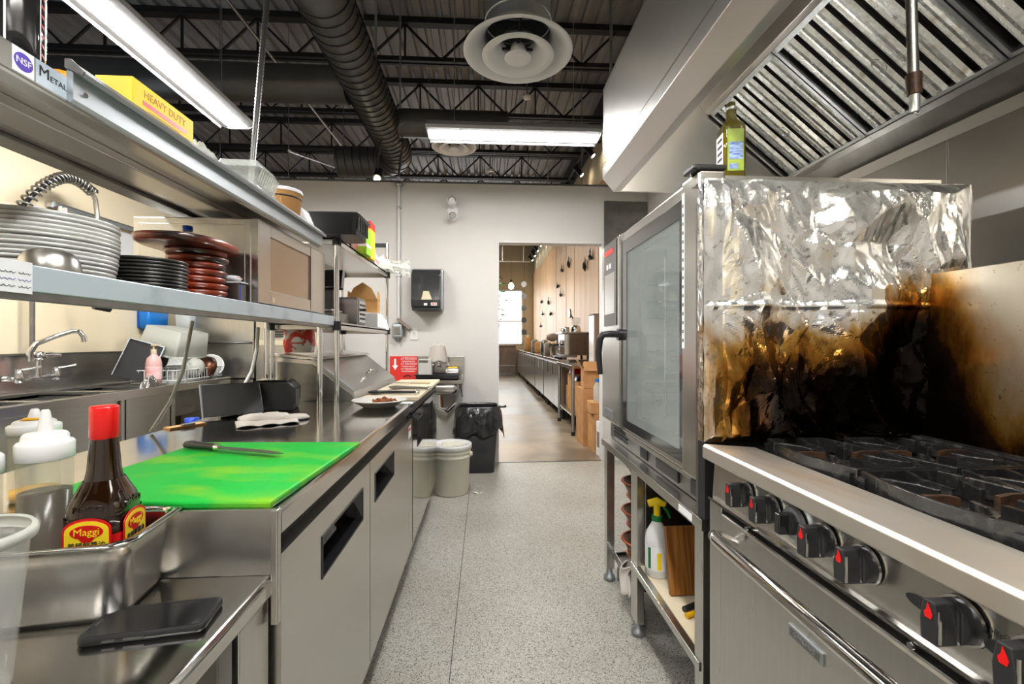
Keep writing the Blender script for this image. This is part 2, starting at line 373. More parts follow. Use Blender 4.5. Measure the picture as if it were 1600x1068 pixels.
st('steel_cladding', MB().box(1.2, 1.64, 4.52, 4.54, 1.95, 2.62), 'steel_dark', wb)
st('wall_right', MB().box(1.65, 1.8, -3, 4.66, 0, 5.0), 'wall_paint')
wr = bpy.data.objects['wall_right']
for y0, y1 in ((-.6, .52), (.524, 1.516), (1.52, 2.40)):
    st('steel_panel', MB().box(1.634, 1.65, y0, y1, .0, 2.02), 'steel_wall', wr, bev=.002)
st('wall_entrance', MB().box(-2.92, 1.8, -3.12, -3, 0, 2.77), 'wall_paint')
st('wall_outer_left', MB().box(-6.62, -6.5, -3.12, 17.1, 0, 5.0), 'wall_dark')
st('wall_outer_entrance', MB().box(-6.62, 1.8, -3.24, -3.12, 0, 5.0), 'wall_dark')
# front room
wc = st('wall_front_room', MB().box(1.82, 1.95, 4.66, 17.1, 0, 4.45), 'wall_beige')
st('upper_band', MB().box(1.80, 1.95, 4.66, 17.1, 4.45, 5.0), 'wall_dark', wc)
ys = [4.70, 5.9, 7.13, 9.12, 10.05, 11.46, 13.4, 14.8, 16.1, 17.0]
for i in range(len(ys)-1):
    st('wood_panel', MB().box(1.80, 1.825, ys[i]+.02, ys[i+1]-.02, .0, 3.68), 'wood_panel', wc, bev=.004)
    st('panel_joint', MB().box(1.812, 1.822, ys[i+1]-.021, ys[i+1]+.021, 0, 3.68), 'black_metal', wc)
st('panel_cap', MB().box(1.79, 1.83, 4.66, 17, 3.68, 3.72), 'wood_panel', wc)
st('wall_far', MB().box(-6.6, 1.95, 17.0, 17.12, 0, 1.1).box(-6.6, 1.95, 17, 17.12, 3.15, 5.0).box(1.40, 1.95, 17, 17.12, 1.1, 3.15).box(-6.6, -3.2, 17, 17.12, 1.1, 3.15), 'wall_beige')
wn = st('window_1', MB().box(-3.2, 1.4, 17.04, 17.06, 1.1, 3.15), 'window_glow')
for x in (-3.2, -1.7, -.15, 1.36):
    st('window_frame', MB().box(x, x+.05, 16.98, 17.04, 1.1, 3.15), 'white_paint', wn)
for z in (1.1, 1.95, 3.1):
    st('window_frame', MB().box(-3.2, 1.4, 16.98, 17.04, z, z+.05), 'white_paint', wn)
# roof deck: fluted sheet running away from the camera
m = MB(); x = -6.6; prof = []
while x < 1.95:
    prof += [(x, 5.0), (x+.085, 5.0), (x+.10, 5.045), (x+.15, 5.045)]; x += .165
for i in range(len(prof)-1):
    (xa, za), (xb, zb) = prof[i], prof[i+1]
    m.add([(xa, -3.2, za), (xb, -3.2, zb), (xb, 17.1, zb), (xa, 17.1, za)], [(0, 1, 2, 3)])
m.box(-6.6, 1.95, -3.2, 17.1, 5.06, 5.1)
st('ceiling', m, 'deck')

# ================================================================ roof joists, ducts, services
jm_b = None
J = [4.15, 5.42, 6.68, 7.95, 9.2, 10.5]
PL = ['nearest the kitchen', 'second from the kitchen', 'third from the kitchen', 'fourth from the kitchen', 'fifth from the kitchen', 'farthest, just above the partition wall']
base = None
for i, y in enumerate(J):
    lab = 'black open-web steel roof joist, ' + PL[i]
    if base is None:
        t = T('roof_joist', lab, 'joist', (0, y, 4.5), 0, 'roof joists'); base = t
        for s in (-1, 1):
            mk('bottom_chord', MB().box(-6.5, 1.82, s*.035-.02, s*.035+.02, -.02, .03), 'black_paint', t, w=False)
        mk('top_chord', MB().box(-6.5, 1.82, -.05, .05, .43, .50), 'black_paint', t, w=False)
        k = 0; x = -6.4
        mesh_a = MB().bar((0, 0, .02), (.42, 0, .44), .024).mesh('web_bar'); mesh_b = MB().bar((0, 0, .44), (.42, 0, .02), .024).mesh('web_bar'); mesh_c = MB().bar((0, 0, .02), (0, 0, .44), .022).mesh('web_bar')
        for q in (mesh_a, mesh_b, mesh_c): q.materials.append(MATS['black_paint'])
        while x < 1.4:
            for me, xx in (((mesh_a if k % 2 == 0 else mesh_b), x),) + (((mesh_c, x),) if k % 2 == 1 else ()):
                w = bpy.data.objects.new('web_bar', me); COL.objects.link(w); w.parent = t; w.location = (xx, 0, 0)
            x += .42; k += 1
    else:
        dup(base, None, (0, y, 4.5), 0, label=lab)
# main spiral duct with elbow turning left behind the partition
t = T('spiral_duct', 'large black spiral duct running along the ceiling and bending left', 'duct', (-1.12, 3.2, 3.6))
pts = []; r_ = []
y = 2.2
while y < 5.75:
    pts.append((-1.12, y, 3.6)); y += .05
mk('plain_collar', MB().cyl((-1.12, 1.6, 3.6), (-1.12, 3.08, 3.6), .205, n=40), 'duct_black', t)
mk('duct_run', MB().cyl((-1.12, 3.05, 3.6), (-1.12, 5.8, 3.6), .192, n=40), 'duct_black', t)
yy = 3.14
seamm = MB()
ring = [(.218*math.cos(2*PI*k/40), .218*math.sin(2*PI*k/40)) for k in range(41)]
n_s = 0
me0 = None
while yy < 5.78:
    if me0 is None:
        mb = MB(); mb.tube([(.195*math.cos(2*PI*k/40), .05*k/40, .195*math.sin(2*PI*k/40)) for k in range(41)], .0055, 5); me0 = mb.mesh('seam'); me0.materials.append(MATS['black_paint'])
    q = bpy.data.objects.new('seam', me0); COL.objects.link(q); q.parent = t; q.location = (0, yy-3.2, 0); yy += .098
elb = [(-1.12-.38*(1-math.cos(a)), 5.8+.38*math.sin(a), 3.6) for a in [PI/2*k/10 for k in range(11)]]
mk('elbow', MB().tube(elb, .194, 36), 'duct_black', t)
mk('branch_run', MB().cyl((-1.5, 6.18, 3.6), (-1.95, 6.18, 3.6), .192, n=36), 'duct_black', t)
for k in range(5):
    mk('seam', MB().tube([(-1.52-.1*k-.02*math.sin(a), 6.18+.195*math.cos(a), 3.6+.195*math.sin(a)) for a in [2*PI*j/36 for j in range(37)]], .005, 5), 'black_paint', t)
for k in range(2, 10, 2):
    a = PI/2*k/10; p = Vector(elb[k]); d1 = Vector((-math.cos(a), -math.sin(a)*-0, 0)); rad = Vector((math.cos(a), -0.0+math.sin(a)*-1*0, 0))
    nrm = Vector((math.cos(a), math.sin(a)*0, 0)); tang = Vector((-math.sin(a), math.cos(a), 0)); side = Vector((math.cos(a), math.sin(a), 0))
    mk('seam', MB().tube([tuple(p + (side*math.cos(b) + Vector((0, 0, 1))*math.sin(b))*.197) for b in [2*PI*j/36 for j in range(37)]], .005, 5), 'black_paint', t)
for yh in (3.9, 5.0):
    mk('hanger_strap', MB().bar((-1.12+.2, yh, 3.6), (-1.12+.2, yh, 5.0), .02, .004).bar((-1.12-.2, yh, 3.6), (-1.12-.2, yh, 5.0), .02, .004), 'conduit', t)
one('cross_duct', 'flat-sided black duct crossing left of the spiral duct', 'duct', MB().cyl((-1.29, 4.35, 3.6), (-5.2, 4.35, 3.6), .165, n=36), 'duct_black', (-3, 4.35, 3.6), w=True)
one('cross_duct', 'short black duct leaving the spiral duct to the right', 'duct', MB().cyl((-.95, 5.1, 3.62), (.25, 5.1, 3.62), .15, n=36), 'duct_black', (-.3, 5.1, 3.6), w=True)
def diffuser(label, x, y, z, R0, duct_top):
    t = T('round_diffuser', label, 'vent', (x, y, z))
    k = R0/.3
    mk('outer_cone', MB().lathe([(R0, .0), (R0*.985, .006), (R0*.9, .012), (R0*.82, .03), (R0*.66, .07), (R0*.60, .10), (R0*.58, .10), (R0*.64, .065), (R0*.8, .022), (R0*.9, .004), (R0*.98, -.004), (R0, 0)], n=48), 'white_paint', t, w=False)
    mk('middle_cone', MB().lathe([(R0*.66, -.020), (R0*.64, -.014), (R0*.5, .0), (R0*.36, .04), (R0*.30, .075), (R0*.29, .07), (R0*.34, .03), (R0*.48, -.012), (R0*.64, -.026), (R0*.66, -.020)], n=48), 'white_paint', t, w=False)
    mk('inner_cone', MB().lathe([(.001, -.030), (R0*.14, -.030), (R0*.235, -.034), (R0*.25, -.028), (R0*.22, -.02), (R0*.16, .0), (R0*.12, .04), (.001, .04)], n=40), 'white_paint', t, w=False)
    for a in (30, 150, 270):
        mk('spoke', MB().bar((R0*.1*math.cos(R(a)), R0*.1*math.sin(R(a)), .03), (R0*.6*math.cos(R(a)), R0*.6*math.sin(R(a)), .07), .012*k), 'black_metal', t, w=False)
    mk('neck', MB().cyl((0, 0, .09), (0, 0, duct_top), R0*.60, n=40, cap=False), 'galv', t, w=False)
    mk('neck_top', MB().disc((0, 0, .55 if duct_top > .6 else duct_top), R0*.59, 32), 'black_paint', t, w=False)
    for q in (.16, .30, .62):
        if q < duct_top: mk('neck_bead', MB().tube([(R0*.605*math.cos(2*PI*j/32), R0*.605*math.sin(2*PI*j/32), q) for j in range(33)], .005, 5), 'galv', t, w=False)
diffuser('big white round ceiling diffuser on a galvanised neck', .175, 2.42, 2.74, .29, 1.6)
diffuser('small white round diffuser behind the crosswise strip light', -.345, 5.1, 3.37, .25, .11)
# flexible conduits and pipes
def rod(name, label, cat, pts, r, m, n=8):
    p0 = pts[0]
    return one(name, label, cat, MB().tube(pts, r, n), m, p0, w=True)
mb = MB(); a0 = Vector((-.93, 1.845, 1.70)); a1 = Vector((-.93, 2.05, 2.95)); pts = []; rr = []
for k in range(160):
    u = k/159; pts.append(a0.lerp(a1, u)); rr.append(.0125 if k % 2 else .0095)
mb.tube(pts, rr, 10); mb.tube([a1, (-.93, 2.1, 5.0)], .011, 8)
one('armoured_cable', 'ribbed metal armoured cable dropping to the upper shelf', 'cable', mb, 'steel_dark', tuple(a0), w=True)
rod('ceiling_pipe', 'thin steel pipe slanting across the ceiling left of the spiral duct', 'pipe', [(-2.35, 3.6, 4.3), (-2.25, 8.4, 4.3)], .016, 'conduit')
rod('ceiling_pipe', 'steel pipe leading to the partition wall under the spiral duct', 'pipe', [(-.846, 4.50, 2.80), (-1.05, 6.2, 4.3)], .014, 'conduit')
rod('ceiling_pipe', 'steel pipe running low toward the partition, far left', 'pipe', [(-2.05, 4.9, 3.2), (-2.6, 8.9, 4.45)], .016, 'conduit')
for i, (x, y) in enumerate(((-2.35, 5.6), (-1.95, 6.4), (-1.6, 7.4), (-2.75, 4.9), (.9, 6.5), (1.2, 5.6), (.72, 7.6))):
    rod('hanger_rod', 'thin hanger rod below the roof joists, ' + ['leftmost but one', 'left of the duct elbow', 'beside the duct elbow', 'leftmost of all', 'right of the crosswise light', 'rightmost, near the hood', 'above the crosswise light'][i], 'rod', [(x, y, 5.0), (x, y, 3.0 if i < 4 else 2.9)], .005, 'conduit', 6)
for i, (x, y) in enumerate(((.55, 6.0), (.32, 6.9), (.1, 8.6))):
    t = T('sprinkler_head', 'small white ceiling sensor ' + ['nearest the big diffuser', 'between the joists above the crosswise light', 'far back above the partition'][i], 'sensor', (x, y, 4.45))
    mk('cap', MB().lathe([(.001, -.03), (.05, -.03), (.06, 0), (.02, .02), (.001, .02)], n=20), 'white_paint', t, w=False)
    mk('stem', MB().cyl((0, 0, .02), (0, 0, .55), .008, n=8), 'conduit', t, w=False)
# track of spot lights along the front room wall
t = T('track_rail', 'black lighting track high along the panelled wall', 'track', (1.6, 10, 4.3))
mk('rail', MB().box(1.585, 1.615, 6.6, 16.8, 4.29, 4.33), 'black_metal', t)
for y in (7.0, 10.5, 14): mk('bracket', MB().box(1.595, 1.8, y-.01, y+.01, 4.30, 4.32), 'black_metal', t)
sp = None
for i in range(12):
    y = 7.0 + i*.82
    lab = 'black track spotlight, ' + ('nearest to the kitchen' if i == 0 else ('farthest from the kitchen' if i == 11 else ORD[i] + ' along the track from the kitchen'))
    if sp is None:
        sp = T('track_spotlight', lab, 'spotlight', (1.6, y, 4.29), 0, 'track spotlights')
        mk('stem', MB().cyl((0, 0, 0), (0, 0, -.08), .012, n=8), 'black_metal', sp, w=False)
        mk('can', MB().cyl((-.05, 0, -.05), (.07, -.04, -.21), .042, n=16), 'black_metal', sp, w=False)
        mk('bulb', MB().cyl((.07, -.04, -.21), (.074, -.041, -.214), .034, n=16), 'spot_glow', sp, w=False)
    else: dup(sp, None, (1.6, y, 4.29), 0, label=lab)
t = T('hanging_spot', 'single glowing spotlight hanging beside the duct elbow', 'spotlight', (-1.2, 5.2, 3.06))
mk('arm', MB().tube([(-1.12, 5.0, 3.38), (-1.2, 5.15, 3.2), (-1.2, 5.2, 3.10)], .012, 8), 'black_metal', t)
mk('can', MB().cyl((-1.2, 5.24, 3.14), (-1.2, 5.15, 3.02), .045, .05, n=16), 'black_metal', t)
mk('bulb', MB().lathe([(.001, -.035), (.025, -.025), (.035, 0), (.02, .02)], (-1.2, 5.14, 3.01), 14), 'spot_glow', t)
# ================================================================ left row of counters
def caster(parent, x, y, r=.05, z=.0):
    t = mk('caster', MB().cyl((x-.014, y, r+z), (x+.014, y, r+z), r, n=20), 'rubber', parent)
    mk('caster_fork', MB().box(x-.02, x+.02, y-.02, y+.02, r+z+.02, .17), 'steel_dark', t)
def recess_door(parent, x, y0, y1, z0, z1, h0, h1, hz0, hz1, m):
    """fridge door on the plane x facing +x, with a slanted recessed black pull between y h0..h1"""
    d = mk('door', MB().box(x-.05, x, y0, h0, z0, z1).box(x-.05, x, h1, y1, z0, z1).box(x-.05, x, h0, h1, z0, hz0).box(x-.05, x, h0, h1, hz1, z1), m, parent)
    mk('handle', MB().add([(x-.0005, h0, hz0), (x-.0005, h1, hz0), (x-.0005, h1, hz1), (x-.0005, h0, hz1), (x-.045, h0+.01, hz0+.012), (x-.045, h1-.01, hz0+.012), (x-.045, h1-.01, hz1-.004), (x-.045, h0+.01, hz1-.004)],
       [(0, 1, 5, 4), (1, 2, 6, 5), (2, 3, 7, 6), (3, 0, 4, 7), (4, 5, 6, 7)]), 'black_gloss', d)
    fr = .004
    mk('handle_trim', MB().box(x-.002, x+.002, h0-fr, h0, hz0-fr, hz1+fr).box(x-.002, x+.002, h1, h1+fr, hz0-fr, hz1+fr).box(x-.002, x+.002, h0, h1, hz0-fr, hz0).box(x-.002, x+.002, h0, h1, hz1, hz1+fr), 'black_plastic', d)
    return d
# worktop fridge
wf = T('worktop_fridge', 'stainless two-door worktop fridge carrying the green cutting board', 'fridge', (-.7, 1.6, 0))
mk('body', MB().box(-1.08, -.425, .85, 2.345, .16, .845), 'steel', wf, bev=.003)
mk('worktop', MB().prism([(-1.10, .848), (-.372, .848), (-.366, .856), (-.366, .893), (-.373, .90), (-1.10, .90)], 'y', .842, 2.35), 'steel_top', wf, bev=.002)
mk('gasket_gap', MB().box(-.44, -.40, .85, 2.345, .80, .85), 'black_paint', wf)
recess_door(wf, -.370, .850, 1.487, .165, .815, 1.06, 1.40, .665, .755, 'steel_h')
recess_door(wf, -.370, 1.493, 2.340, .165, .815, 1.56, 1.87, .665, .755, 'steel_h')
mk('door_gap', MB().box(-.42, -.40, 1.485, 1.495, .165, .83), 'black_paint', wf)
mk('rating_sticker', MB().box(-.369, -.3685, 2.22, 2.29, .73, .79), 'paper_white', wf)
mk('sticker_band', MB().box(-.3688, -.3683, 2.225, 2.285, .765, .78), 'red', wf)
for y in (.98, 2.2): caster(wf, -.46, y); caster(wf, -1.02, y)
# lower prep table in the foreground
lt = T('prep_table', 'low stainless prep table with a phone and a pan on it', 'table', (-.76, .4, 0))
mk('tabletop', MB().prism([(-1.14, .745), (-.385, .745), (-.376, .755), (-.376, .778), (-.383, .785), (-1.14, .785)], 'y', -.25, .8415), 'steel_top', lt, bev=.002)
mk('end_splash', MB().box(-1.10, -.367, .834, .8415, .7852, .903), 'steel_h', lt, bev=.0015)
mk('splash_post', MB().box(-.378, -.366, .826, .8415, .70, .903), 'steel', lt, bev=.002)
mk('filler_panel', MB().box(-.44, -.385, .738, .835, .10, .744), 'steel', lt, bev=.002)
mk('leg', MB().box(-.44, -.39, .690, .728, .0, .744), 'steel_dark', lt, bev=.002)
mk('leg', MB().box(-1.12, -1.07, .690, .728, .0, .744), 'steel_dark', lt, bev=.002)
mk('leg', MB().box(-.44, -.39, -.2, -.16, .0, .744), 'steel_dark', lt, bev=.002)
mk('undershelf', MB().box(-1.12, -.40, -.2, .73, .22, .24), 'steel_dark', lt)
# sandwich prep fridge
pf = T('sandwich_prep_fridge', 'stainless sandwich prep fridge with sloped hood and mirror-bright doors', 'fridge', (-.7, 2.9, 0))
mk('body', MB().box(-1.08, -.425, 2.355, 3.5, .16, .87), 'steel', pf, bev=.003)
mk('front_rail', MB().box(-.425, -.375, 2.355, 3.5, .835, .878), 'black_metal', pf, bev=.002)
mk('sill', MB().box(-1.08, -.372, 2.355, 3.5, .878, .896), 'steel_top', pf, bev=.002)
recess_door(pf, -.370, 2.358, 2.985, .165, .83, 2.52, 2.72, .63, .77, 'steel_mirror')
recess_door(pf, -.370, 2.992, 3.498, .165, .83, 3.06, 3.24, .66, .79, 'steel_mirror')
for y in (2.45, 3.40): caster(pf, -.44, y); caster(pf, -1.02, y)
hd = mk('hood', MB().prism([(-.665, .897), (-.68, .94), (-.885, 1.105), (-1.07, 1.125), (-1.07, .897)], 'y', 2.40, 3.46), 'steel', pf, bev=.003)
mk('hood_side', MB().prism([(-.67, .897), (-.69, .93), (-.89, 1.085), (-1.06, 1.10), (-1.06, .897)], 'y', 2.392, 2.402), 'steel_dark', pf)
mk('hood_edge', MB().bar((-.678, 2.40, .943), (-.887, 2.40, 1.11), .012, .012), 'alu', pf)
mk('lid_top', MB().prism([(-.86, 1.108), (-.88, 1.122), (-1.075, 1.142), (-1.075, 1.126)], 'y', 2.39, 3.47), 'steel_h', pf, bev=.002)
mk('lid_handle', MB().tube([(-.74, 2.9, 1.0), (-.72, 2.9, 1.02), (-.72, 3.02, 1.02), (-.74, 3.02, 1.0)], .007, 8), 'chrome', pf)
one('cutting_board', 'long cream cutting board along the sandwich prep fridge', 'cutting board', MB().box(-.295, .0, 0, 1.12, 0, .02), 'cream_board', (-.345, 2.375, .8965), bev=.004)
# things on the far board
t = T('chef_knife', 'cream-handled knife lying farthest back on the cream board', 'knife', (-.50, 3.12, .9166), -8)
mk('handle', MB().box(0, .13, -.012, .012, 0, .018), 'cream_board', t, w=False, bev=.006)
mk('blade', MB().prism([(0, -.012), (0, .012), (-.13, .014), (-.2, -.006)], 'z', .006, .009), 'steel', t, w=False)
def tongs(label, loc, rz, m):
    t = T('serving_tongs', label, 'tongs', loc, rz)
    for s in (-1, 1):
        mk('arm', MB().tube([(.13, s*.004, .012), (.02, s*.014, .012), (-.06, s*.02, .012)], .007, 8), m, t, w=False)
        mk('scoop', MB().lathe([(.001, -.004), (.016, -.003), (.022, .004), (.019, .008), (.001, .003)], (-.09, s*.017, .010), 16, sx=1.9), m, t, w=False)
    mk('hinge', MB().lathe([(.001, 0), (.012, 0), (.012, .02), (.001, .02)], (.135, 0, .002), 12), 'chrome', t, w=False)
tongs('black tongs on the cream board beside the food plate', (-.50, 2.50, .917), -6, 'black_plastic')
tongs('grey tongs behind the black tongs on the cream board', (-.45, 2.74, .917), -22, 'steel_dark')
# food plate on the worktop end
t = T('serving_plate', 'shallow off-white plate with brown food scraps on the worktop', 'plate', (-.488, 2.14, .9002))
mk('dish', MB().lathe([(.001, .0), (.07, .0), (.075, .003), (.12, .030), (.125, .034), (.121, .036), (.072, .010), (.001, .008)], n=40), 'white_gloss', t, w=False)
fm = MB()
for k in range(14):
    a = random.uniform(0, 6.28); d = random.uniform(0, .04)
    p = Vector((.02+d*math.cos(a), d*math.sin(a), .018+.012*random.random()))
    fm.tube([p + Vector((.022*math.cos(a+u*1.5), .022*math.sin(a+u*1.5), .010*math.sin(u*3))) for u in (0, .5, 1, 1.5)], .006, 6)
mk('food_scraps', fm, 'food', t, w=False)
one('paper_slip', 'small white slip of paper at the board corner by the plate', 'paper', MB().box(-.045, .045, -.03, .03, 0, .0012), 'paper_white', (-.40, 2.262, .9003), 12)
# green board, knife, glove
one('cutting_board', 'bright green plastic cutting board on the fridge worktop', 'cutting board', MB().box(-.2275, .2275, -.245, .245, 0, .014), 'green_board', (-.598, 1.096, .9002), -3, bev=.004)
t = T('kitchen_knife', 'black-handled kitchen knife lying across the green board', 'knife', (-.80, 1.268, .9146), -20)
mk('handle', MB().tube([(0, 0, .011), (.02, .001, .012), (.06, .001, .011), (.105, 0, .011)], [.009, .011, .0095, .010], 10), 'black_plastic', t, w=False)
mk('bolster', MB().cyl((.105, 0, .011), (.118, 0, .011), .0105, .009, 12), 'chrome', t, w=False)
mk('pommel', MB().cyl((-.004, 0, .011), (.002, 0, .011), .007, .009, 12), 'chrome', t, w=False)
mk('blade', MB().prism([(.118, -.010), (.118, .010), (.27, .010), (.325, -.004), (.30, -.012)], 'z', .0095, .0115), 'steel_dark', t, w=False)
gl = MB()
def glovefn(u, v): pass
t = T('work_glove', 'crumpled white cotton glove lying on the worktop', 'glove', (-.82, 1.80, .9004), 18)
mk('palm', MB().lathe([(.001, .0), (.05, .002), (.058, .012), (.045, .024), (.001, .028)], (0, 0, 0), 20, sx=1.25, sy=.8), 'cloth', t, w=False)
mk('cuff', MB().lathe([(.001, .0), (.04, .001), (.045, .008), (.035, .018), (.001, .02)], (.085, -.012, 0), 18, sx=1.15, sy=.9), 'cloth', t, w=False)
for k, (dx, dy, an) in enumerate(((-.055, .03, 160), (-.06, .008, 175), (-.06, -.012, 188), (-.05, -.03, 200), (.0, .045, 150))):
    a = R(an); mk('finger', MB().tube([(dx+.02, dy, .014), (dx-.02+.0*k, dy+.006*math.sin(a), .013), (dx+.05*math.cos(a), dy+.05*math.sin(a)*.5, .010)], [.012, .0115, .008], 10), 'cloth', t, w=False)
one('cleaning_cloth', 'folded pale cloth under the cotton glove', 'cloth', MB().grid(lambda u, v: ((u-.5)*.20, (v-.5)*.12, .002+.006*abs(math.sin(9*u+4*v))), 20, 12), 'cloth', (-.80, 1.725, .9004), 30, solid=.003)
# black order printer and leaning tablet
t = T('receipt_printer', 'black receipt printer at the back of the worktop', 'printer', (-.93, 2.10, .9002), 12)
mk('body', MB().prism([(-.085, 0), (.075, 0), (.085, .05), (.085, .10), (.06, .125), (-.07, .125), (-.085, .10)], 'y', -.07, .07), 'black_plastic', t, w=False, bev=.006)
mk('lid', MB().box(-.075, .055, -.062, .062, .126, .134), 'black_gloss', t, w=False, bev=.004)
mk('paper_slot', MB().box(.056, .066, -.05, .05, .118, .126), 'rubber', t, w=False)
mk('button', MB().box(.0855, .089, .03, .045, .05, .062), 'chrome', t, w=False)
mk('side_plate', MB().box(.0856, .0875, -.06, .015, .02, .09), 'steel_dark', t, w=False)
t = T('tablet_computer', 'black tablet propped upright beside the receipt printer', 'tablet', (-1.0, 1.88, .9002), 38)
Mt = Matrix.Rotation(R(-34), 3, 'X')
mk('case', MB().obox((0, .035, .068), (.21, .010, .145), Mt), 'black_plastic', t, w=False, bev=.003)
mk('screen', MB().obox((0, .0285, .0645), (.195, .001, .13), Mt), 'black_gloss', t, w=False)
mk('edge_trim', MB().obox((-.107, .035, .068), (.004, .011, .147), Mt), 'alu', t, w=False)
mk('stand', MB().prism([(.04, .0), (.11, .0), (.075, .10)], 'x', -.04, .04), 'black_plastic', t, w=False)
one('cable', 'grey power cable hanging from the shelf down behind the worktop', 'cable', MB().tube([(-1.0, 1.62, 1.272), (-1.02, 1.60, 1.10), (-1.05, 1.585, 1.0), (-1.085, 1.57, .93), (-1.098, 1.565, .906)], .006, 8), 'steel_dark', (-1.09, 1.57, .91), w=True)
t = T('clipboard', 'wooden clipboard edge resting behind the tablet', 'board', (-1.06, 1.68, .9003), 60)
mk('board', MB().box(-.06, .06, -.02, .02, 0, .006), 'kraft', t, w=False)
mk('clip', MB().box(-.02, .02, -.022, -.005, .006, .012), 'steel_dark', t, w=False)

# ================================================================ foreground pan, bottles, phone
pan = T('steam_pan', 'deep stainless steam table pan holding the sauce bottles', 'pan', (-.700, .752, .7852), 8)
def rrect(hx, hy, r, z, n=6):
    out = []
    for cx, cy, a0 in ((hx-r, hy-r, 0), (-hx+r, hy-r, 90), (-hx+r, -hy+r, 180), (hx-r, -hy+r, 270)):
        for k in range(n+1): a = R(a0+90*k/n); out.append((cx+r*math.cos(a), cy+r*math.sin(a), z))
    return out
def loft(rings, cap0=True, cap1=False):
    m = MB(); n = len(rings[0]); v = [p for rg in rings for p in rg]
    f = [(j*n+i, j*n+(i+1) % n, (j+1)*n+(i+1) % n, (j+1)*n+i) for j in range(len(rings)-1) for i in range(n)]
    m.add(v, f, True)
    if cap0: m.add(rings[0], [tuple(range(n))])
    if cap1: m.add(rings[-1], [tuple(range(n))])
    return m
mk('pan_body', loft([rrect(.135, .052, .03, .004), rrect(.145, .060, .032, .0), rrect(.152, .066, .034, .012), rrect(.158, .0725, .034, .09), rrect(.159, .073, .034, .118)][1:], True), 'steel_h', pan, w=False, solid=.0012)
mk('rim', loft([rrect(.159, .073, .034, .118), rrect(.166, .083, .036, .1225), rrect(.174, .090, .034, .1225), rrect(.176, .092, .034, .119)], False), 'steel_mirror', pan, w=False, solid=.0014)
# sauce bottle
bt = T('sauce_bottle', 'brown glass sauce bottle with red cap and yellow-red label', 'bottle', (-.611, .769, .788), 10.5)
SQ = 4.0
mk('bottle_glass', MB().lathe([(.001, .0), (.037, .0), (.041, .006), (.041, .142)], n=40, ex=SQ).lathe([(.041, .142), (.0405, .153), (.037, .166), (.030, .180), (.0235, .194)], n=40, ex=3.2).lathe([(.0235, .194), (.0205, .21), (.0185, .24), (.0165, .265), (.0165, .28)], n=40, ex=2.4), 'brown_glass', bt, w=False)
mk('neck_liner', MB().lathe([(.0195, .212), (.0175, .24), (.0155, .265)], n=30), 'brown_glass_thin', bt, w=False)
cp = mk('cap', MB().lathe([(.0178, .258), (.0190, .262), (.0190, .307), (.0175, .310), (.001, .310)], n=36), 'red_cap', bt, w=False, bev=.0)
lab = mk('label', MB().lathe([(.0419, .012), (.0419, .116)], n=40, ex=SQ), 'red', bt, w=False)
def arch(hw, h0, h1, n=12):
    pts = [(-hw, h0), (hw, h0), (hw, h1-hw*.55)]
    for k in range(1, n): a = PI*k/n; pts.append((hw*math.cos(a), h1-hw*.55+hw*.55*math.sin(a)))
    pts.append((-hw, h1-hw*.55)); return pts
for az in (0, -90):
    Mz = Matrix.Rotation(R(az), 4, 'Z')
    def face(poly, d0, d1):
        m = MB().prism(poly, 'x', d0, d1); m.v = [tuple(Mz @ Vector(p)) for p in m.v]; return m
    mk('label_panel_border', face(arch(.0315, .010, .144), .0414, .0426), 'red', lab, w=False)
    mk('label_panel', face(arch(.0285, .013, .140), .0418, .0431), 'yellow_label', lab, w=False)
    ov = [(.0215*math.cos(2*PI*k/24), .1235+.0105*math.sin(2*PI*k/24)-(.005 if k in (17, 18, 19) else 0)) for k in range(24)]
    mk('logo_badge', face(ov, .0430, .0435), 'red', lab, w=False)
    rm = (Mz.to_3x3() @ Matrix(((0, 0, 1), (1, 0, 0), (0, 1, 0))))
    text('Maggi', .0150, 'yellow_label', lab, tuple(Mz @ Vector((.0438, 0, .1235))), rm, w=False)
    text('美極鮮醬油', .0098, 'ink', lab, tuple(Mz @ Vector((.0434, 0, .1035))), rm, w=False)
    text('MAGGI', .013, 'brown_glass', bt, tuple(Mz @ Vector((.0385, 0, .156))), rm, w=False, ext=.002, name='embossed_lettering')
# squeeze bottles
def squeeze(label, loc, r, h, fill, fm, lidm='white_plastic', stain=None):
    t = T('squeeze_bottle', label, 'bottle', loc)
    mk('bottle_wall', MB().lathe([(.001, 0), (r*.96, 0), (r, .006), (r, h*.75), (r*.98, h*.77)], n=32), 'squeeze_plastic', t, w=False)
    if fill: mk('contents', MB().lathe([(.001, .003), (r*.93, .003), (r*.95, .01), (r*.95, fill), (.001, fill)], n=28), fm, t, w=False)
    ld = mk('lid', MB().lathe([(r*1.04, h*.735), (r*1.06, h*.74), (r*1.06, h*.82), (r*.98, h*.832), (r*.86, h*.836), (r*.84, h*.862), (r*.74, h*.876), (r*.30, h*.884), (.001, h*.884)], n=32), lidm, t, w=False)
    mk('nozzle', MB().lathe([(r*.32, h*.88), (r*.17, h*.99), (r*.12, h), (.001, h)], n=16), lidm, ld, w=False)
    if stain: mk('sauce_smear', MB().lathe([(r*.46, h*.882), (r*.55, h*.89), (r*.38, h*.905), (r*.29, h*.905)], n=20), stain, ld, w=False)
    return t
squeeze('squeeze bottle of dark soy sauce beside the red-capped bottle', (-.715, .785, .7900), .034, .300, .168, 'soy')
squeeze('cloudy squeeze bottle with a little yellow sauce, left foreground', (-.752, .706, .7900), .036, .292, .04, 'mustard')
squeeze('squeeze bottle with a yellow-smeared lid, behind the others', (-.862, .925, .9002), .036, .172, .02, 'mustard', stain='mustard')
t = T('plastic_tub', 'clear plastic tub at the left edge of the low table', 'tub', (-.615, .560, .7853))
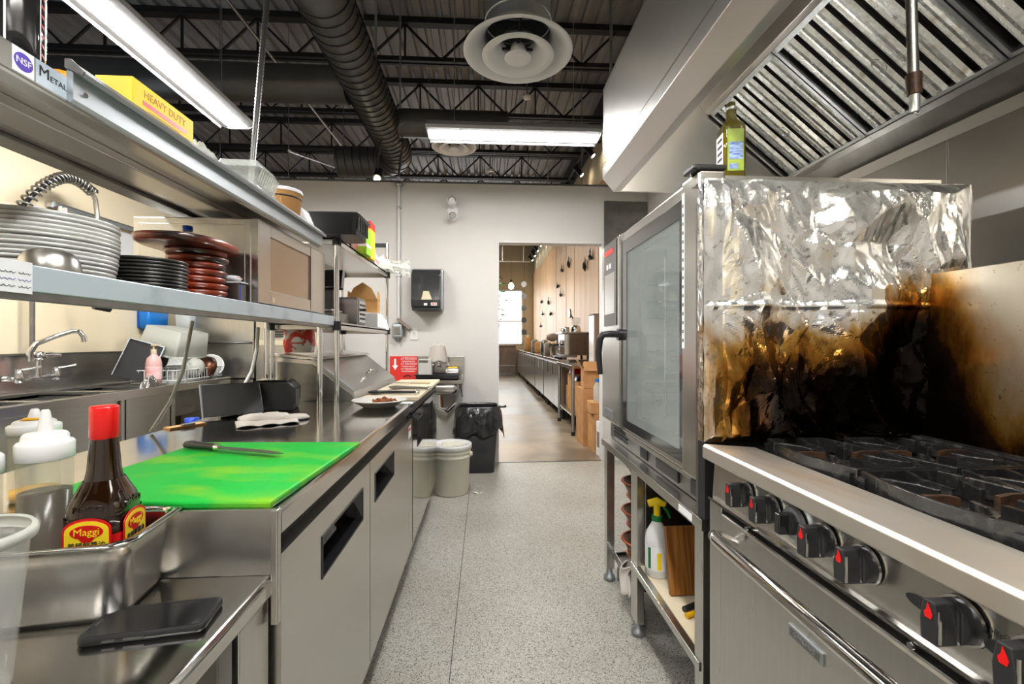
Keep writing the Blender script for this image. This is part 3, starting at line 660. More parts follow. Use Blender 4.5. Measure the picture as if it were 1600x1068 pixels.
mk('tub_wall', MB().lathe([(.001, 0), (.048, 0), (.05, .005), (.066, .178)], n=36), 'clear_plastic', t, w=False)
mk('tub_rim', MB().lathe([(.066, .176), (.072, .178), (.073, .186), (.069, .192), (.066, .190)], n=36), 'frost_plastic', t, w=False)
ph = T('mobile_phone', 'black mobile phone lying face up on the low table', 'phone', (-.485, .700, .7852), 9.5)
mk('phone_case', loft([rrect(.0765, .0375, .011, .0), rrect(.0785, .0395, .012, .003), rrect(.0785, .0395, .012, .009), rrect(.077, .038, .011, .0115)], True, True), 'black_plastic', ph, w=False)
mk('screen', loft([rrect(.0735, .0345, .009, .0116), rrect(.0735, .0345, .009, .0119)], False, True), 'black_gloss', ph, w=False)
mk('speaker_slot', MB().box(-.0705, -.069, -.008, .008, .0119, .0121), 'steel_dark', ph, w=False)
mk('button', MB().box(-.02, .005, -.0402, -.0394, .004, .007), 'steel_dark', ph, w=False)
mk('button', MB().box(-.045, -.03, -.0402, -.0394, .004, .007), 'steel_dark', ph, w=False)

mb = MB(); hp = [Vector(p) for p in ((-1.085, 2.245, 1.27), (-1.088, 2.24, 1.16), (-1.10, 2.22, 1.06), (-1.125, 2.17, .97), (-1.15, 2.12, .90))]
pts = []
for k in range(len(hp)-1):
    for q in range(14): pts.append(hp[k].lerp(hp[k+1], q/14))
mb.tube(pts, [.010 if k % 2 else .0082 for k in range(len(pts))], 8)
one('corrugated_hose', 'white corrugated hose strapped along the rear shelf post', 'hose', mb, 'white_plastic', (-1.15, 2.12, .90), w=True)
# ================================================================ overshelf above the worktop
ov = T('double_overshelf', 'two-tier stainless overshelf above the left worktop', 'shelf', (-.93, 1.3, .90))
YA, YB = .25, 2.31
mk('lower_shelf', MB().box(-1.10, -.76, YA, YB, 1.300, 1.316), 'steel_h', ov)
mk('lower_lip', MB().box(-.762, -.75, YA, YB, 1.283, 1.328), 'shelf_lip', ov, bev=.002)
mk('lower_return', MB().box(-.785, -.752, YA, YB, 1.270, 1.283), 'steel_dark', ov)
mk('upper_shelf', MB().box(-1.10, -.76, YA, 2.12, 1.655, 1.668), 'steel_h', ov)
mk('upper_lip', MB().box(-.763, -.75, YA, 2.12, 1.630, 1.676), 'steel_h', ov, bev=.002)
mk('upper_rear_channel', MB().box(-1.10, -1.04, YA, 2.12, 1.644, 1.655), 'steel_dark', ov, bev=.002)
mk('upper_stiffener', MB().box(-.96, -.88, YA, 2.10, 1.635, 1.655), 'steel_h', ov, bev=.002)
for x, y in ((-.805, 2.27), (-1.055, 2.27), (-1.055, .35), (-.805, .35)):
    mk('post', MB().cyl((x, y, .9003), (x, y, 1.30), .0135, n=16), 'chrome', ov)
for x in (-1.07,):
    mk('upright', MB().cyl((x, 2.09, 1.316), (x, 2.09, 1.655), .0135, n=16), 'chrome', ov)
    mk('upright', MB().cyl((x, .55, 1.316), (x, .55, 1.655), .0135, n=16), 'chrome', ov)
# stickers on the upper lip
pl = mk('certification_sticker', MB().box(-.7499, -.7492, .768, .803, 1.634, 1.674), 'paper_white', ov)
mk('sticker_oval', MB().prism([(.7855+.0155*math.cos(2*PI*k/24), 1.654+.0145*math.sin(2*PI*k/24)) for k in range(24)], 'x', -.7492, -.7489), 'purple', pl)
text('NSF', .015, 'paper_white', pl, (-.7486, .7855, 1.654), FX)
pl = mk('maker_sticker', MB().box(-.7499, -.7492, .806, .872, 1.634, 1.674), 'shelf_lip', ov)
text('M', .026, 'ink', pl, (-.7488, .820, 1.657), FX)
text('ETAL', .014, 'ink', pl, (-.7488, .846, 1.653), FX)
# hand-written price paper and green tape on the lower lip
pp = mk('paper_note', MB().box(-.7499, -.7490, .70, .800, 1.279, 1.331), 'paper_white', ov)
for r_ in range(4):
    y = .708; z = 1.322-r_*.011; words = [.018, .012, .024, .02][:4 if r_ else 1]
    for wd_ in words:
        k = [(-.7486, y+wd_*i/8, z+.0018*math.sin(i*2.3+r_)) for i in range(9)]; mk('handwriting', MB().tube(k, .0004, 4), 'ink' if r_ % 2 else 'purple', pp); y += wd_+.005
mk('green_tape', MB().box(-.7495, -.7485, .70, .745, 1.331, 1.340), 'green_tape', ov)
# order rail clipped to the upper lip
t = T('order_rail', 'aluminium order rail along the front of the upper shelf', 'rail', (-.74, 1.48, 1.64))
mk('rail_face', MB().prism([(-.7495, 1.634), (-.744, 1.630), (-.738, 1.636), (-.738, 1.688), (-.744, 1.694), (-.7495, 1.690)], 'y', .862, 2.115), 'alu', t)
mk('rail_hood', MB().prism([(-.7495, 1.690), (-.722, 1.676), (-.718, 1.683), (-.740, 1.704), (-.7495, 1.704)], 'y', .862, 2.115), 'alu', t)
mk('end_cap', MB().prism([(-.7495, 1.690), (-.720, 1.677), (-.716, 1.684), (-.739, 1.706), (-.7495, 1.706)], 'y', .858, .862), 'steel_dark', t)
mk('screw', MB().cyl((-.738, .885, 1.655), (-.735, .885, 1.655), .005, n=10), 'chrome', t)

# ---- stacks of tableware on the lower shelf
SZ = 1.3162
def plate_mesh(r, h, lip):
    return MB().lathe([(.001, .0), (r*.60, .0), (r*.62, .002), (r*.86, h*.55), (r*.985, h-.003), (r, h-.001), (r, h+lip), (r*.985, h+lip+.001), (r*.85, h*.75), (r*.60, .004), (r*.001, .004)], n=48)
N = 15; me = None
for i in range(N):                     # i = 0 is the top
    k = N-1-i; lab = 'white plate, ' + nth(i, N) + ' the tall stack on the shelf'
    sc = 1.0 if i < 8 else 1.0 - .012*(i-7)
    if me is None:
        p = one('dinner_plate', lab, 'plate', plate_mesh(.128, .016, .003), 'plate_white', (-.965, 1.055, SZ+k*.0093), group='stack of white plates'); me = p
    else:
        p = dup(me, None, (-.965+random.uniform(-.002, .002), 1.055+random.uniform(-.002, .002), SZ+k*.0093), 0, label=lab)
    p.scale = (sc, sc, 1)
N = 10; me = None
for i in range(N):
    k = N-1-i; lab = 'dark grey plate, ' + nth(i, N) + ' the stack between white plates and red trays'
    if me is None: me = one('dark_plate', lab, 'plate', plate_mesh(.088, .014, .002), 'plate_black', (-.90, 1.275, SZ+k*.0093), group='stack of dark plates')
    else: dup(me, None, (-.90+random.uniform(-.002, .002), 1.275+random.uniform(-.002, .002), SZ+k*.0093), random.uniform(0, 90), label=lab)
one('steel_bowl', 'small upturned stainless bowl in front of the white plates', 'bowl', MB().lathe([(.044, 0), (.0435, .018), (.040, .034), (.032, .047), (.018, .054), (.001, .056)], n=36), 'steel', (-.798, .885, SZ), solid=.001)
N = 8; me = None
for i in range(N):
    k = N-1-i; lab = 'red-brown lacquered wooden tray, ' + nth(i, N) + ' the round stack by the microwave'
    if me is None: me = one('lacquer_tray', lab, 'tray', MB().lathe([(.001, 0), (.070, 0), (.076, .003), (.082, .012), (.082, .0200), (.077, .0205), (.070, .007), (.001, .006)], n=40), 'lacquer', (-.895, 1.468, SZ+k*.0206), group='stack of red trays')
    else: dup(me, None, (-.895+random.uniform(-.004, .004), 1.468+random.uniform(-.004, .004), SZ+k*.0206), random.uniform(0, 360), label=lab)
one('oval_tray', 'wide oval red-brown wooden tray lying on top of the round trays', 'tray', MB().lathe([(.001, 0), (.10, 0), (.108, .005), (.11, .022), (.106, .024), (.098, .008), (.001, .007)], n=40, ex=2.6, sx=1.0, sy=1.38), 'lacquer', (-.90, 1.445, SZ+8*.0206+.001), 0)
t = T('snack_pieces', 'rusty brown bits piled on the dark plates', 'scraps', (-.92, 1.27, SZ+.0985))
for k in range(5):
    mk('piece', MB().tube([(-.05+.022*k, .0, .004), (-.04+.022*k, .015, .008), (-.045+.022*k, .03, .004)], .006, 6), 'orange' if k % 2 else 'lacquer', t, w=False)
t = T('water_bottle', 'clear plastic water bottle with blue cap standing on the trays', 'bottle', (-.925, 1.475, SZ+.180))
mk('bottle_body', MB().lathe([(.001, 0), (.024, 0), (.026, .004), (.026, .022), (.022, .034), (.012, .046), (.0115, .052)], n=28), 'clear_plastic', t, w=False)
mk('label', MB().lathe([(.0263, .003), (.0263, .014)], n=28), 'lime', t, w=False)
mk('cap', MB().lathe([(.0135, .049), (.0135, .064), (.001, .064)], n=24), 'dark_blue', t, w=False)
t = T('food_packet', 'white printed snack packet lying on the small dark box', 'packet', (-.835, 1.553, SZ+.084))
mk('packet_body', MB().lathe([(.001, 0), (.024, .002), (.030, .009), (.022, .017), (.001, .020)], n=20, sy=.9, ex=3), 'paper_white', t, w=False)
mk('print_mark', MB().tube([(.026, -.015, .011), (.0275, 0, .012), (.026, .012, .010)], .0018, 5), 'red', t, w=False)
t = T('tissue_box', 'small dark box beside the red trays under the packet', 'box', (-.835, 1.557, SZ))
mk('carton', MB().box(-.034, .034, -.022, .022, 0, .076), 'steel_dark', t, w=False, bev=.002)
mk('blue_edge', MB().box(.0342, .0346, -.022, -.014, .0, .076), 'dark_blue', t, w=False)
mk('top_flap', MB().box(-.04, .040, -.024, .024, .077, .081), 'paper_white', t, w=False)
# microwave
mw = T('microwave_oven', 'stainless commercial microwave at the end of the lower shelf', 'microwave', (-.98, 1.93, SZ))
mk('housing', MB().box(-1.18, -.795, 1.60, 2.245, SZ+.016, 1.622), 'steel', mw, bev=.004)
mk('side_emboss', MB().box(-1.16, -.815, 1.5975, 1.6005, SZ+.04, 1.60), 'steel', mw, bev=.006)
dr = mk('door_frame', MB().box(-.797, -.772, 1.602, 1.69, 1.335, 1.622).box(-.797, -.772, 2.07, 2.245, 1.335, 1.622).box(-.797, -.772, 1.69, 2.07, 1.335, 1.385).box(-.797, -.772, 1.69, 2.07, 1.578, 1.622), 'steel_h', mw, bev=.002)
mk('door_window', MB().box(-.795, -.777, 1.69, 2.07, 1.385, 1.578), 'mw_glass', dr)
mk('panel_gap', MB().box(-.774, -.7715, 2.066, 2.070, 1.34, 1.62), 'black_paint', dr)
mk('badge', MB().box(-.772, -.7715, 1.705, 1.722, 1.345, 1.362), 'wall_beige', dr)
for y in (1.66, 2.2): mk('foot', MB().cyl((-.83, y, SZ), (-.83, y, SZ+.018), .014, n=12), 'rubber', mw)
# ---- things on the upper shelf
UZ = 1.6682
t = T('paint_can', 'tall dark cylindrical can with red and yellow flames on the upper shelf', 'can', (-.822, .828, UZ))
mk('can_body', MB().lathe([(.001, 0), (.050, 0), (.0516, .004), (.0516, .26), (.048, .266), (.001, .266)], n=40), 'black_gloss', t, w=False)
def wrap(poly, r):
    return MB().add([(r*math.cos(R(a)), r*math.sin(R(a)), z) for a, z in poly], [tuple(range(len(poly)))])
def flame(a0, a1, z0, z1, mtl, r, nm):
    m = MB(); n = 14
    for k in range(n):
        u0, u1 = k/n, (k+1)/n; f = lambda u: z0 + (z1-z0)*(abs(2*u-1)**.8)
        A, B = a0+(a1-a0)*u0, a0+(a1-a0)*u1
        m.add([(r*math.cos(R(A)), r*math.sin(R(A)), f(u0)), (r*math.cos(R(B)), r*math.sin(R(B)), f(u1)), (r*math.cos(R(B)), r*math.sin(R(B)), .24), (r*math.cos(R(A)), r*math.sin(R(A)), .24)], [(0, 1, 2, 3)])
    mk(nm, m, mtl, t, w=False)
flame(-90, -52, .035, .18, 'yellow', .0520, 'yellow_flame'); flame(-86, -57, .06, .19, 'red', .0523, 'red_flame'); flame(-51, 8, .118, .15, 'yellow', .0520, 'yellow_flame')
for a in (-44, 10, 24):
    mk('white_stripe', MB().add([(.0524*math.cos(R(a+d)), .0524*math.sin(R(a+d)), z) for d, z in ((-1.5, .002), (1.5, .002), (1.5, .24), (-1.5, .24))], [(0, 1, 2, 3)]), 'paper_white', t, w=False)
for k in range(7):
    z = .03+k*.017; mk('red_dash', MB().add([(.0525*math.cos(R(17+d)), .0525*math.sin(R(17+d)), zz) for d, zz in ((-4, z), (4, z-.004), (4, z+.001), (-4, z+.005))], [(0, 1, 2, 3)]), 'red', t, w=False)
t = T('bread_bag', 'orange-brown snack lying behind the maker sticker', 'snack', (-.79, .905, UZ))
mk('crust', MB().lathe([(.001, 0), (.02, .002), (.027, .02), (.018, .034), (.001, .038)], n=16, sy=1.1), 'orange', t, w=False)
mk('wrapper', MB().lathe([(.001, -.001), (.022, .001), (.029, .014)], n=16), 'clear_plastic', t, w=False)
t = T('yellow_carton', 'yellow carton with red stripe lettering on the upper shelf', 'box', (-.81, 1.125, UZ))
mk('carton', MB().box(-.045, .035, -.075, .135, 0, .118), 'yellow', t, w=False, bev=.002)
text('HEAVY DUTY', .024, 'kraft', t, (.0354, .03, .096), FX, w=False)
mk('red_stripe', MB().box(.0351, .0355, -.045, .105, .070, .080), 'red', t, w=False)
for k in range(3): mk('print_line', MB().box(.0351, .0355, -.03, .08, .062-k*.007, .0635-k*.007), 'kraft', t, w=False)
def crumple(nu, nv, sx, sy, h, seed):
    def fn(u, v):
        x, y = (u-.5)*sx, (v-.5)*sy; e = max(0, 1-(2*u-1)**2)*max(0, 1-(2*v-1)**2)
        return (x+.008*mnoise.noise((u*6, v*6, seed)), y+.008*mnoise.noise((u*6, v*6, seed+9)), e**.5*h*(.72+.6*abs(mnoise.noise((u*5, v*5, seed+3)))+.3*mnoise.noise((u*14, v*14, seed))))
    return MB().grid(fn, nu, nv, smooth=False)
one('plastic_bag', 'crumpled clear plastic bag between the yellow carton and clamshells', 'bag', crumple(26, 22, .15, .22, .098, 2.0), 'frost_plastic', (-.83, 1.36, UZ))
def clamshell(label, loc, rz, k):
    t = T('clamshell_container', label, 'container', loc, rz)
    mk('tray', loft([rrect(.058, .075, .012, 0), rrect(.072, .09, .014, .045), rrect(.076, .094, .014, .046)], True), 'clear_plastic', t, w=False, solid=.0012)
    mk('lid', loft([rrect(.076, .094, .014, .0475), rrect(.070, .088, .014, .05), rrect(.060, .078, .012, .072)], False, True), 'clear_plastic', t, w=False, solid=.0012)
    for q in range(9):
        y = -.065+q*.0165; mk('rib', MB().bar((.0595+.0005, y, .004), (.0735, y, .044), .004), 'frost_plastic', t, w=False)
clamshell('clear plastic clamshell, lower one of the pair on the upper shelf', (-.835, 1.66, UZ), 0, 0)
clamshell('clear plastic clamshell, upper one of the pair on the upper shelf', (-.835, 1.66, UZ+.0735), 3, 1)
t = T('paper_bowl', 'brown kraft paper bowl with lid near the end of the upper shelf', 'bowl', (-.825, 1.915, UZ))
mk('bowl_wall', MB().lathe([(.001, 0), (.056, 0), (.058, .003), (.070, .135), (.073, .138)], n=36), 'kraft', t, w=False)
mk('rim_line', MB().lathe([(.068, .112), (.0692, .112), (.0700, .118), (.069, .118)], n=36), 'ink', t, w=False)
mk('lid', MB().lathe([(.0735, .136), (.0745, .144), (.072, .150), (.001, .152)], n=36), 'paper_white', t, w=False)
one('kraft_bag', 'brown paper scrap wedged between clamshells and paper bowl', 'paper', crumple(12, 10, .07, .05, .10, 5.0), 'kraft', (-.80, 1.80, UZ))
one('white_sack', 'white paper bag at the very end of the upper shelf', 'bag', loft([rrect(.05, .05, .012, 0), rrect(.055, .05, .012, .05), rrect(.03, .045, .008, .11), rrect(.004, .04, .003, .13)], True, True), 'paper_white', (-.82, 2.055, UZ))

# ================================================================ tall rack over the prep fridge
rk = T('wire_shelf_rack', 'stainless shelf rack standing over the sandwich prep fridge', 'shelf', (-.9, 2.95, .9))
for x, y, z0, z1 in ((-.745, 2.335, .9003, 1.735), (-1.06, 2.335, .9003, 1.735), (-.745, 3.52, .80, 1.95), (-1.085, 3.52, .80, 1.95)):
    mk('post', MB().cyl((x, y, z0), (x, y, z1), .0125, n=14), 'chrome', rk)
for z in (1.262, 1.690):
    sh = mk('shelf_plate', MB().box(-1.075, -.735, 2.325, 3.535, z+.022, z+.030), 'steel_h', rk)
    mk('shelf_edge', MB().box(-.745, -.735, 2.325, 3.535, z, z+.038).box(-1.085, -1.075, 2.325, 3.535, z, z+.038).box(-1.075, -.745, 2.325, 2.335, z, z+.038).box(-1.075, -.745, 3.525, 3.535, z, z+.038), 'steel_h', sh, bev=.002)
    for x, y in ((-.745, 2.335), (-.745, 3.52), (-1.06, 2.335), (-1.075, 3.52)):
        mk('corner_collar', MB().cyl((x, y, z-.004), (x, y, z+.042), .022, n=16), 'black_plastic', sh)
mk('end_rail', MB().box(-1.09, -.735, 3.513, 3.527, 1.92, 1.95), 'black_metal', rk)
TZ = 1.7205
t = T('black_tray', 'black plastic tray overhanging the near end of the top rack shelf', 'tray', (-.76, 2.345, TZ))
mk('tray_shell', loft([rrect(.13, .105, .02, 0), rrect(.142, .117, .022, .095), rrect(.152, .127, .022, .097), rrect(.152, .127, .022, .102)], True), 'black_plastic', t, w=False, solid=.003)
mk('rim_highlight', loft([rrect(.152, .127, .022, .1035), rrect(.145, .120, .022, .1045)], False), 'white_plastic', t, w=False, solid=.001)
for k in range(6): mk('side_rib', MB().box(.1405+.001*0, .147, -.085+k*.032, -.077+k*.032, .02, .09), 'black_plastic', t, w=False)
def carton(name, label, loc, sz, m, rz=0, bands=(), cat='box'):
    t = T(name, label, cat, loc, rz); a, b, h = sz
    mk('carton', MB().box(-a/2, a/2, -b/2, b/2, 0, h), m, t, w=False, bev=.002)
    for (z0, z1, mm) in bands:
        mk('print_band', MB().box(-a/2-.0006, a/2+.0006, -b/2-.0006, b/2+.0006, z0*h, z1*h), mm, t, w=False)
    mk('flap_seam', MB().box(-a/2+.002, a/2-.002, -.002, .002, h, h+.0012), 'paper_white', t, w=False)
    return t
carton('food_carton', 'orange and brown carton behind the black tray on the rack', (-.85, 2.60, TZ), (.24, .13, .18), 'lacquer', 0, ((.55, .8, 'orange'),))
carton('food_carton', 'lime green carton at the aisle edge of the top rack shelf', (-.745, 2.79, TZ), (.09, .11, .15), 'lime', 0, ((.3, .42, 'paper_white'),))
carton('food_carton', 'yellow carton with red top standing past the lime carton', (-.775, 2.93, TZ), (.13, .12, .23), 'yellow', 0, ((.8, 1.0, 'red'),))
carton('food_carton', 'pink and white flat carton lying past the yellow one', (-.83, 3.12, TZ), (.2, .18, .06), 'paper_white', 4, ((.2, .6, 'flower'),))
one('plastic_bag', 'clear plastic bags hanging over the far end of the rack', 'bag', crumple(20, 18, .24, .24, .12, 7.0), 'frost_plastic', (-.80, 3.40, TZ))
one('plastic_wrap', 'clear wrap sticking out beyond the rack toward the wall', 'wrap', MB().grid(lambda u, v: (-.02+.20*u, .012*mnoise.noise((u*5, v*5, 1)), .06-.09*v*(.4+u)+.015*mnoise.noise((u*7, v*7, 4))), 14, 12, False), 'frost_plastic', (-.745, 3.47, TZ+.03))
LZ = 1.2925
t = T('label_scale', 'black and silver label scale on the lower rack shelf', 'scale', (-.93, 2.62, LZ), 0)
mk('base', MB().box(-.12, .12, -.14, .14, 0, .07), 'steel_dark', t, w=False, bev=.006)
mk('platter', MB().box(-.11, .11, -.13, .06, .075, .085), 'chrome', t, w=False, bev=.003)
mk('column', MB().box(-.04, .04, .10, .14, .07, .26), 'black_plastic', t, w=False, bev=.004)
mk('display', MB().obox((0, .10, .27), (.2, .05, .11), Matrix.Rotation(R(-15), 3, 'X')), 'black_gloss', t, w=False, bev=.004)
t = T('toaster_unit', 'small chrome and black appliance in the middle of the lower rack shelf', 'appliance', (-.87, 2.90, LZ), 0)
mk('body', MB().box(-.10, .10, -.08, .08, .01, .18), 'steel_dark', t, w=False, bev=.008)
mk('front_grille', MB().box(.1005, .104, -.07, .07, .03, .16), 'chrome', t, w=False)
for k in range(4): mk('grille_slot', MB().box(.1042, .1052, -.06, .06, .045+k*.028, .058+k*.028), 'black_paint', t, w=False)
mk('lever', MB().box(.10, .125, -.012, .012, .10, .115), 'black_plastic', t, w=False)
t = T('kraft_box', 'open brown kraft box with raised flaps on the lower rack shelf', 'box', (-.87, 3.34, LZ+.115), 8)
mk('box_walls', MB().box(-.10, .10, -.10, .10, 0, .09), 'kraft', t, w=False)
mk('flap', MB().prism([(-.10, .09), (.10, .09), (.06, .17), (0, .21), (-.06, .17)], 'y', -.102, -.098), 'kraft', t, w=False)
mk('flap', MB().prism([(-.10, .09), (.10, .09), (.08, .15), (-.08, .15)], 'x', -.102, -.098), 'kraft', t, w=False)
mk('flap', MB().prism([(-.10, .09), (.10, .09), (.08, .15), (-.08, .15)], 'x', .098, .102), 'kraft', t, w=False)
one('paper_stack', 'stack of white takeaway paper under the kraft box', 'paper', MB().box(-.12, .12, -.14, .14, 0, .108), 'paper_white', (-.87, 3.32, LZ), 5, bev=.004)
one('napkin_pile', 'loose pile of white napkins at the far end of the lower rack shelf', 'napkins', crumple(14, 14, .20, .10, .13, 11.0), 'paper_white', (-.83, 3.487, LZ))
one('red_pouch', 'red pouch standing behind the near rack post', 'pouch', loft([rrect(.035, .02, .008, 0), rrect(.04, .03, .01, .04), rrect(.035, .004, .003, .19)], True, True), 'red', (-.95, 2.44, LZ+.0))
t = T('frozen_food_bag', 'red and white printed food bag on top of the prep fridge hood', 'bag', (-1.0, 2.52, 1.143), 0)
mk('pouch', loft([rrect(.07, .025, .012, 0), rrect(.078, .035, .015, .05), rrect(.072, .028, .012, .12), rrect(.078, .004, .003, .155)], True, True), 'foodbag', t, w=False)
mk('print_patch', MB().lathe([(.001, -.0), (.03, .0)], (.0, -.0345, .055), 18, M=Matrix.Rotation(R(90), 3, 'X')), 'paper_white', t, w=False)
# ================================================================ wash-up side, left wall
sk = T('three_bowl_sink', 'long stainless three-bowl sink along the cream wall', 'sink', (-2.5, 2.8, 0))
bays = ((1.20, 1.78), (1.82, 2.44), (2.48, 2.92), (2.98, 3.38))
m = MB().box(-2.26, -2.20, 1.15, 4.08, .845, .90).box(-2.79, -2.70, 1.15, 4.08, .86, .90)
prev = 1.15
for a, b in bays:
    m.box(-2.70, -2.26, prev, a, .87, .90); prev = b
mk('rim', m, 'steel_h', sk, bev=.003)
for a, b in bays:
    bm_ = MB().box(-2.70, -2.26, a, b, .55, .56).box(-2.705, -2.70, a, b, .55, .88).box(-2.26, -2.255, a, b, .55, .86).box(-2.70, -2.26, a-.005, a, .55, .88).box(-2.70, -2.26, b, b+.005, .55, .88)
    mk('bowl', bm_, 'steel', sk)
    mk('apron_panel', MB().box(-2.252, -2.24, a+.002, b-.002, .40, .845), 'steel_h', sk, bev=.002)
    mk('apron_post', MB().box(-2.255, -2.225, b+.006, b+.03, .0, .845), 'steel', sk)
mk('drainboard', MB().box(-2.70, -2.26, 3.385, 4.08, .868, .885), 'steel_h', sk)
mk('splashback', MB().box(-2.797, -2.785, 1.15, 4.40, .90, 1.125), 'steel_h', sk, bev=.002)
mk('splash_ledge', MB().box(-2.797, -2.755, 1.15, 4.40, 1.118, 1.13), 'steel_dark', sk)
mk('leg', MB().cyl((-2.25, 4.0, 0), (-2.25, 4.0, .85), .02, n=12), 'steel_dark', sk)
mk('leg', MB().cyl((-2.25, 1.2, 0), (-2.25, 1.2, .85), .02, n=12), 'steel_dark', sk)
mk('end_apron', MB().box(-2.256, -2.245, 3.42, 4.05, .66, .845), 'steel_dark', sk)
t = T('wall_faucet', 'chrome wall faucet with two lever valves over the sink', 'faucet', (-2.72, 2.93, .95))
mk('valve_bar', MB().tube([(-2.78, 2.80, .985), (-2.73, 2.80, .985), (-2.71, 2.83, .985), (-2.71, 3.03, .985), (-2.73, 3.06, .985), (-2.78, 3.06, .985)], .016, 10), 'chrome', t)
for y in (2.815, 3.045):
    v = mk('valve', MB().lathe([(.001, -.03), (.02, -.028), (.024, 0), (.018, .03), (.014, .05), (.001, .052)], (-2.71, y, .99), 16), 'chrome', t)
    mk('lever', MB().tube([(-2.71, y, 1.035), (-2.66, y+.03, 1.045), (-2.63, y+.05, 1.055)], [.008, .006, .008], 8), 'chrome', v)
mk('riser_body', MB().cyl((-2.71, 2.93, .985), (-2.71, 2.93, 1.11), .017, n=14), 'chrome', t)
mk('swivel', MB().lathe([(.001, -.03), (.03, -.028), (.034, 0), (.028, .02), (.001, .026)], (-2.71, 2.93, 1.12), 18), 'chrome', t)
mk('side_valve', MB().tube([(-2.71, 2.93, 1.12), (-2.70, 3.0, 1.12), (-2.69, 3.05, 1.115)], [.016, .02, .012], 10), 'chrome', t)
mk('spout', MB().tube([(-2.70, 2.87, 1.085), (-2.70, 2.868, 1.14), (-2.68, 2.885, 1.19), (-2.63, 2.95, 1.235), (-2.585, 3.01, 1.268), (-2.565, 3.04, 1.265), (-2.555, 3.055, 1.235), (-2.552, 3.06, 1.20)], [.018, .017, .015, .014, .014, .015, .016, .017], 10), 'chrome', t)
t = T('prerinse_spray', 'spring-coil pre-rinse spray hose arching above the plates', 'spray hose', (-2.72, 2.92, 1.14))
mk('riser_pipe', MB().cyl((-2.735, 2.92, 1.14), (-2.735, 2.92, 1.86), .013, n=12), 'steel_dark', t)
path = [Vector(p) for p in ((-2.735, 2.92, 1.86), (-2.66, 2.78, 1.97), (-2.62, 2.84, 2.10), (-2.6, 2.92, 2.185), (-2.6, 3.0, 2.225), (-2.6, 3.09, 2.225), (-2.6, 3.18, 2.19))]
path[0] = Vector((-2.70, 2.80, 1.86))
def smooth_path(pp, n):
    out = []
    for i in range(n):
        u = i/(n-1)*(len(pp)-1); k = min(int(u), len(pp)-2); f = u-k
        p0, p1, p2, p3 = pp[max(k-1, 0)], pp[k], pp[k+1], pp[min(k+2, len(pp)-1)]
        out.append(.5*((2*p1) + (p2-p0)*f + (2*p0-5*p1+4*p2-p3)*f*f + (3*p1-p0-3*p2+p3)*f**3))
    return out
cp_ = smooth_path(path, 24*10+1); coil = []
for i, p in enumerate(cp_):
    tg = (cp_[min(i+1, len(cp_)-1)]-cp_[max(i-1, 0)]).normalized(); n1 = Vector((1, 0, 0)); n1 = (n1-tg*n1.dot(tg)).normalized(); n2 = tg.cross(n1); a = 2*PI*i/10
    coil.append(p + (n1*math.cos(a)+n2*math.sin(a))*.030)
mk('spring_coil', MB().tube(coil, .0062, 6), 'steel_dark', t)
mk('inner_hose', MB().tube(smooth_path(path, 40), .012, 8), 'black_plastic', t)
mk('hose_end', MB().tube([(-2.6, 3.17, 2.195), (-2.6, 3.20, 2.15), (-2.6, 3.215, 2.05), (-2.6, 3.22, 1.46)], .014, 10), 'steel', t)
mk('spray_head', MB().cyl((-2.6, 3.19, 1.445), (-2.56, 3.27, 1.43), .028, n=16), 'black_plastic', t)
t = T('wall_hook_rail', 'grey rail with hooks on a white board on the cream wall', 'rail', (-2.78, 3.6, 2.0))
mk('backing_board', MB().box(-2.80, -2.79, 2.98, 4.10, 1.72, 2.05), 'white_paint', t)
mk('rail', MB().cyl((-2.755, 3.08, 2.083), (-2.755, 4.07, 2.083), .017, n=12), 'alu', t)
for y in (3.09, 4.05): mk('bracket', MB().tube([(-2.80, y, 2.083), (-2.755, y, 2.083)], .022, 10), 'chrome', t)
for y in (3.2, 3.28, 3.50, 3.58, 3.82, 3.90): mk('hook', MB().lathe([(.001, 0), (.011, .002), (.008, .012), (.001, .014)], (-2.79, y, 1.96), 10, M=Matrix.Rotation(R(90), 3, 'Y')), 'black_metal', t)
one('hanging_towel', 'pale towel hanging from the left end of the hook rail', 'towel', MB().grid(lambda u, v: (.012*math.sin(9*u), (u-.5)*(.05+.13*v), -.30*v), 12, 10), 'cloth', (-2.74, 3.12, 2.075), solid=.003)
t = T('wooden_spoon', 'wooden spoon hanging on the cream wall left of the towel', 'spoon', (-2.79, 2.97, 1.84))
mk('handle', MB().box(-2.795, -2.785, 2.962, 2.978, 1.86, 2.05), 'wall_beige', t, bev=.003)
mk('spoon_head', MB().lathe([(.001, -.004), (.02, -.003), (.026, .004), (.001, .004)], (-2.788, 2.97, 1.84), 14, sy=1, sx=1.5, M=Matrix.Rotation(R(90), 3, 'Y')), 'wall_beige', t)
t = T('paper_towel_holder', 'beige folded-towel dispenser behind the plates at the left', 'dispenser', (-2.74, 2.66, 1.75))
mk('housing', MB().box(-2.80, -2.66, 2.50, 2.81, 1.68, 1.985), 'wall_beige', t, bev=.03, seg=3)
mk('slot', MB().box(-2.72, -2.70, 2.56, 2.75, 1.672, 1.682), 'black_paint', t)
t = T('blue_caddy', 'bright blue plastic caddy fixed on the wall above the drainboard', 'caddy', (-2.74, 3.94, 1.3))
mk('caddy_shell', loft([rrect(.03, .10, .02, 1.303), rrect(.042, .112, .022, 1.32), rrect(.045, .118, .022, 1.50)], True), 'blue', t, w=False, solid=.004).location = (0, 0, -1.3)
mk('clip', MB().tube([(-2.70, 3.86, 1.33), (-2.692, 3.87, 1.31), (-2.692, 3.88, 1.33)], .004, 6), 'chrome', t)
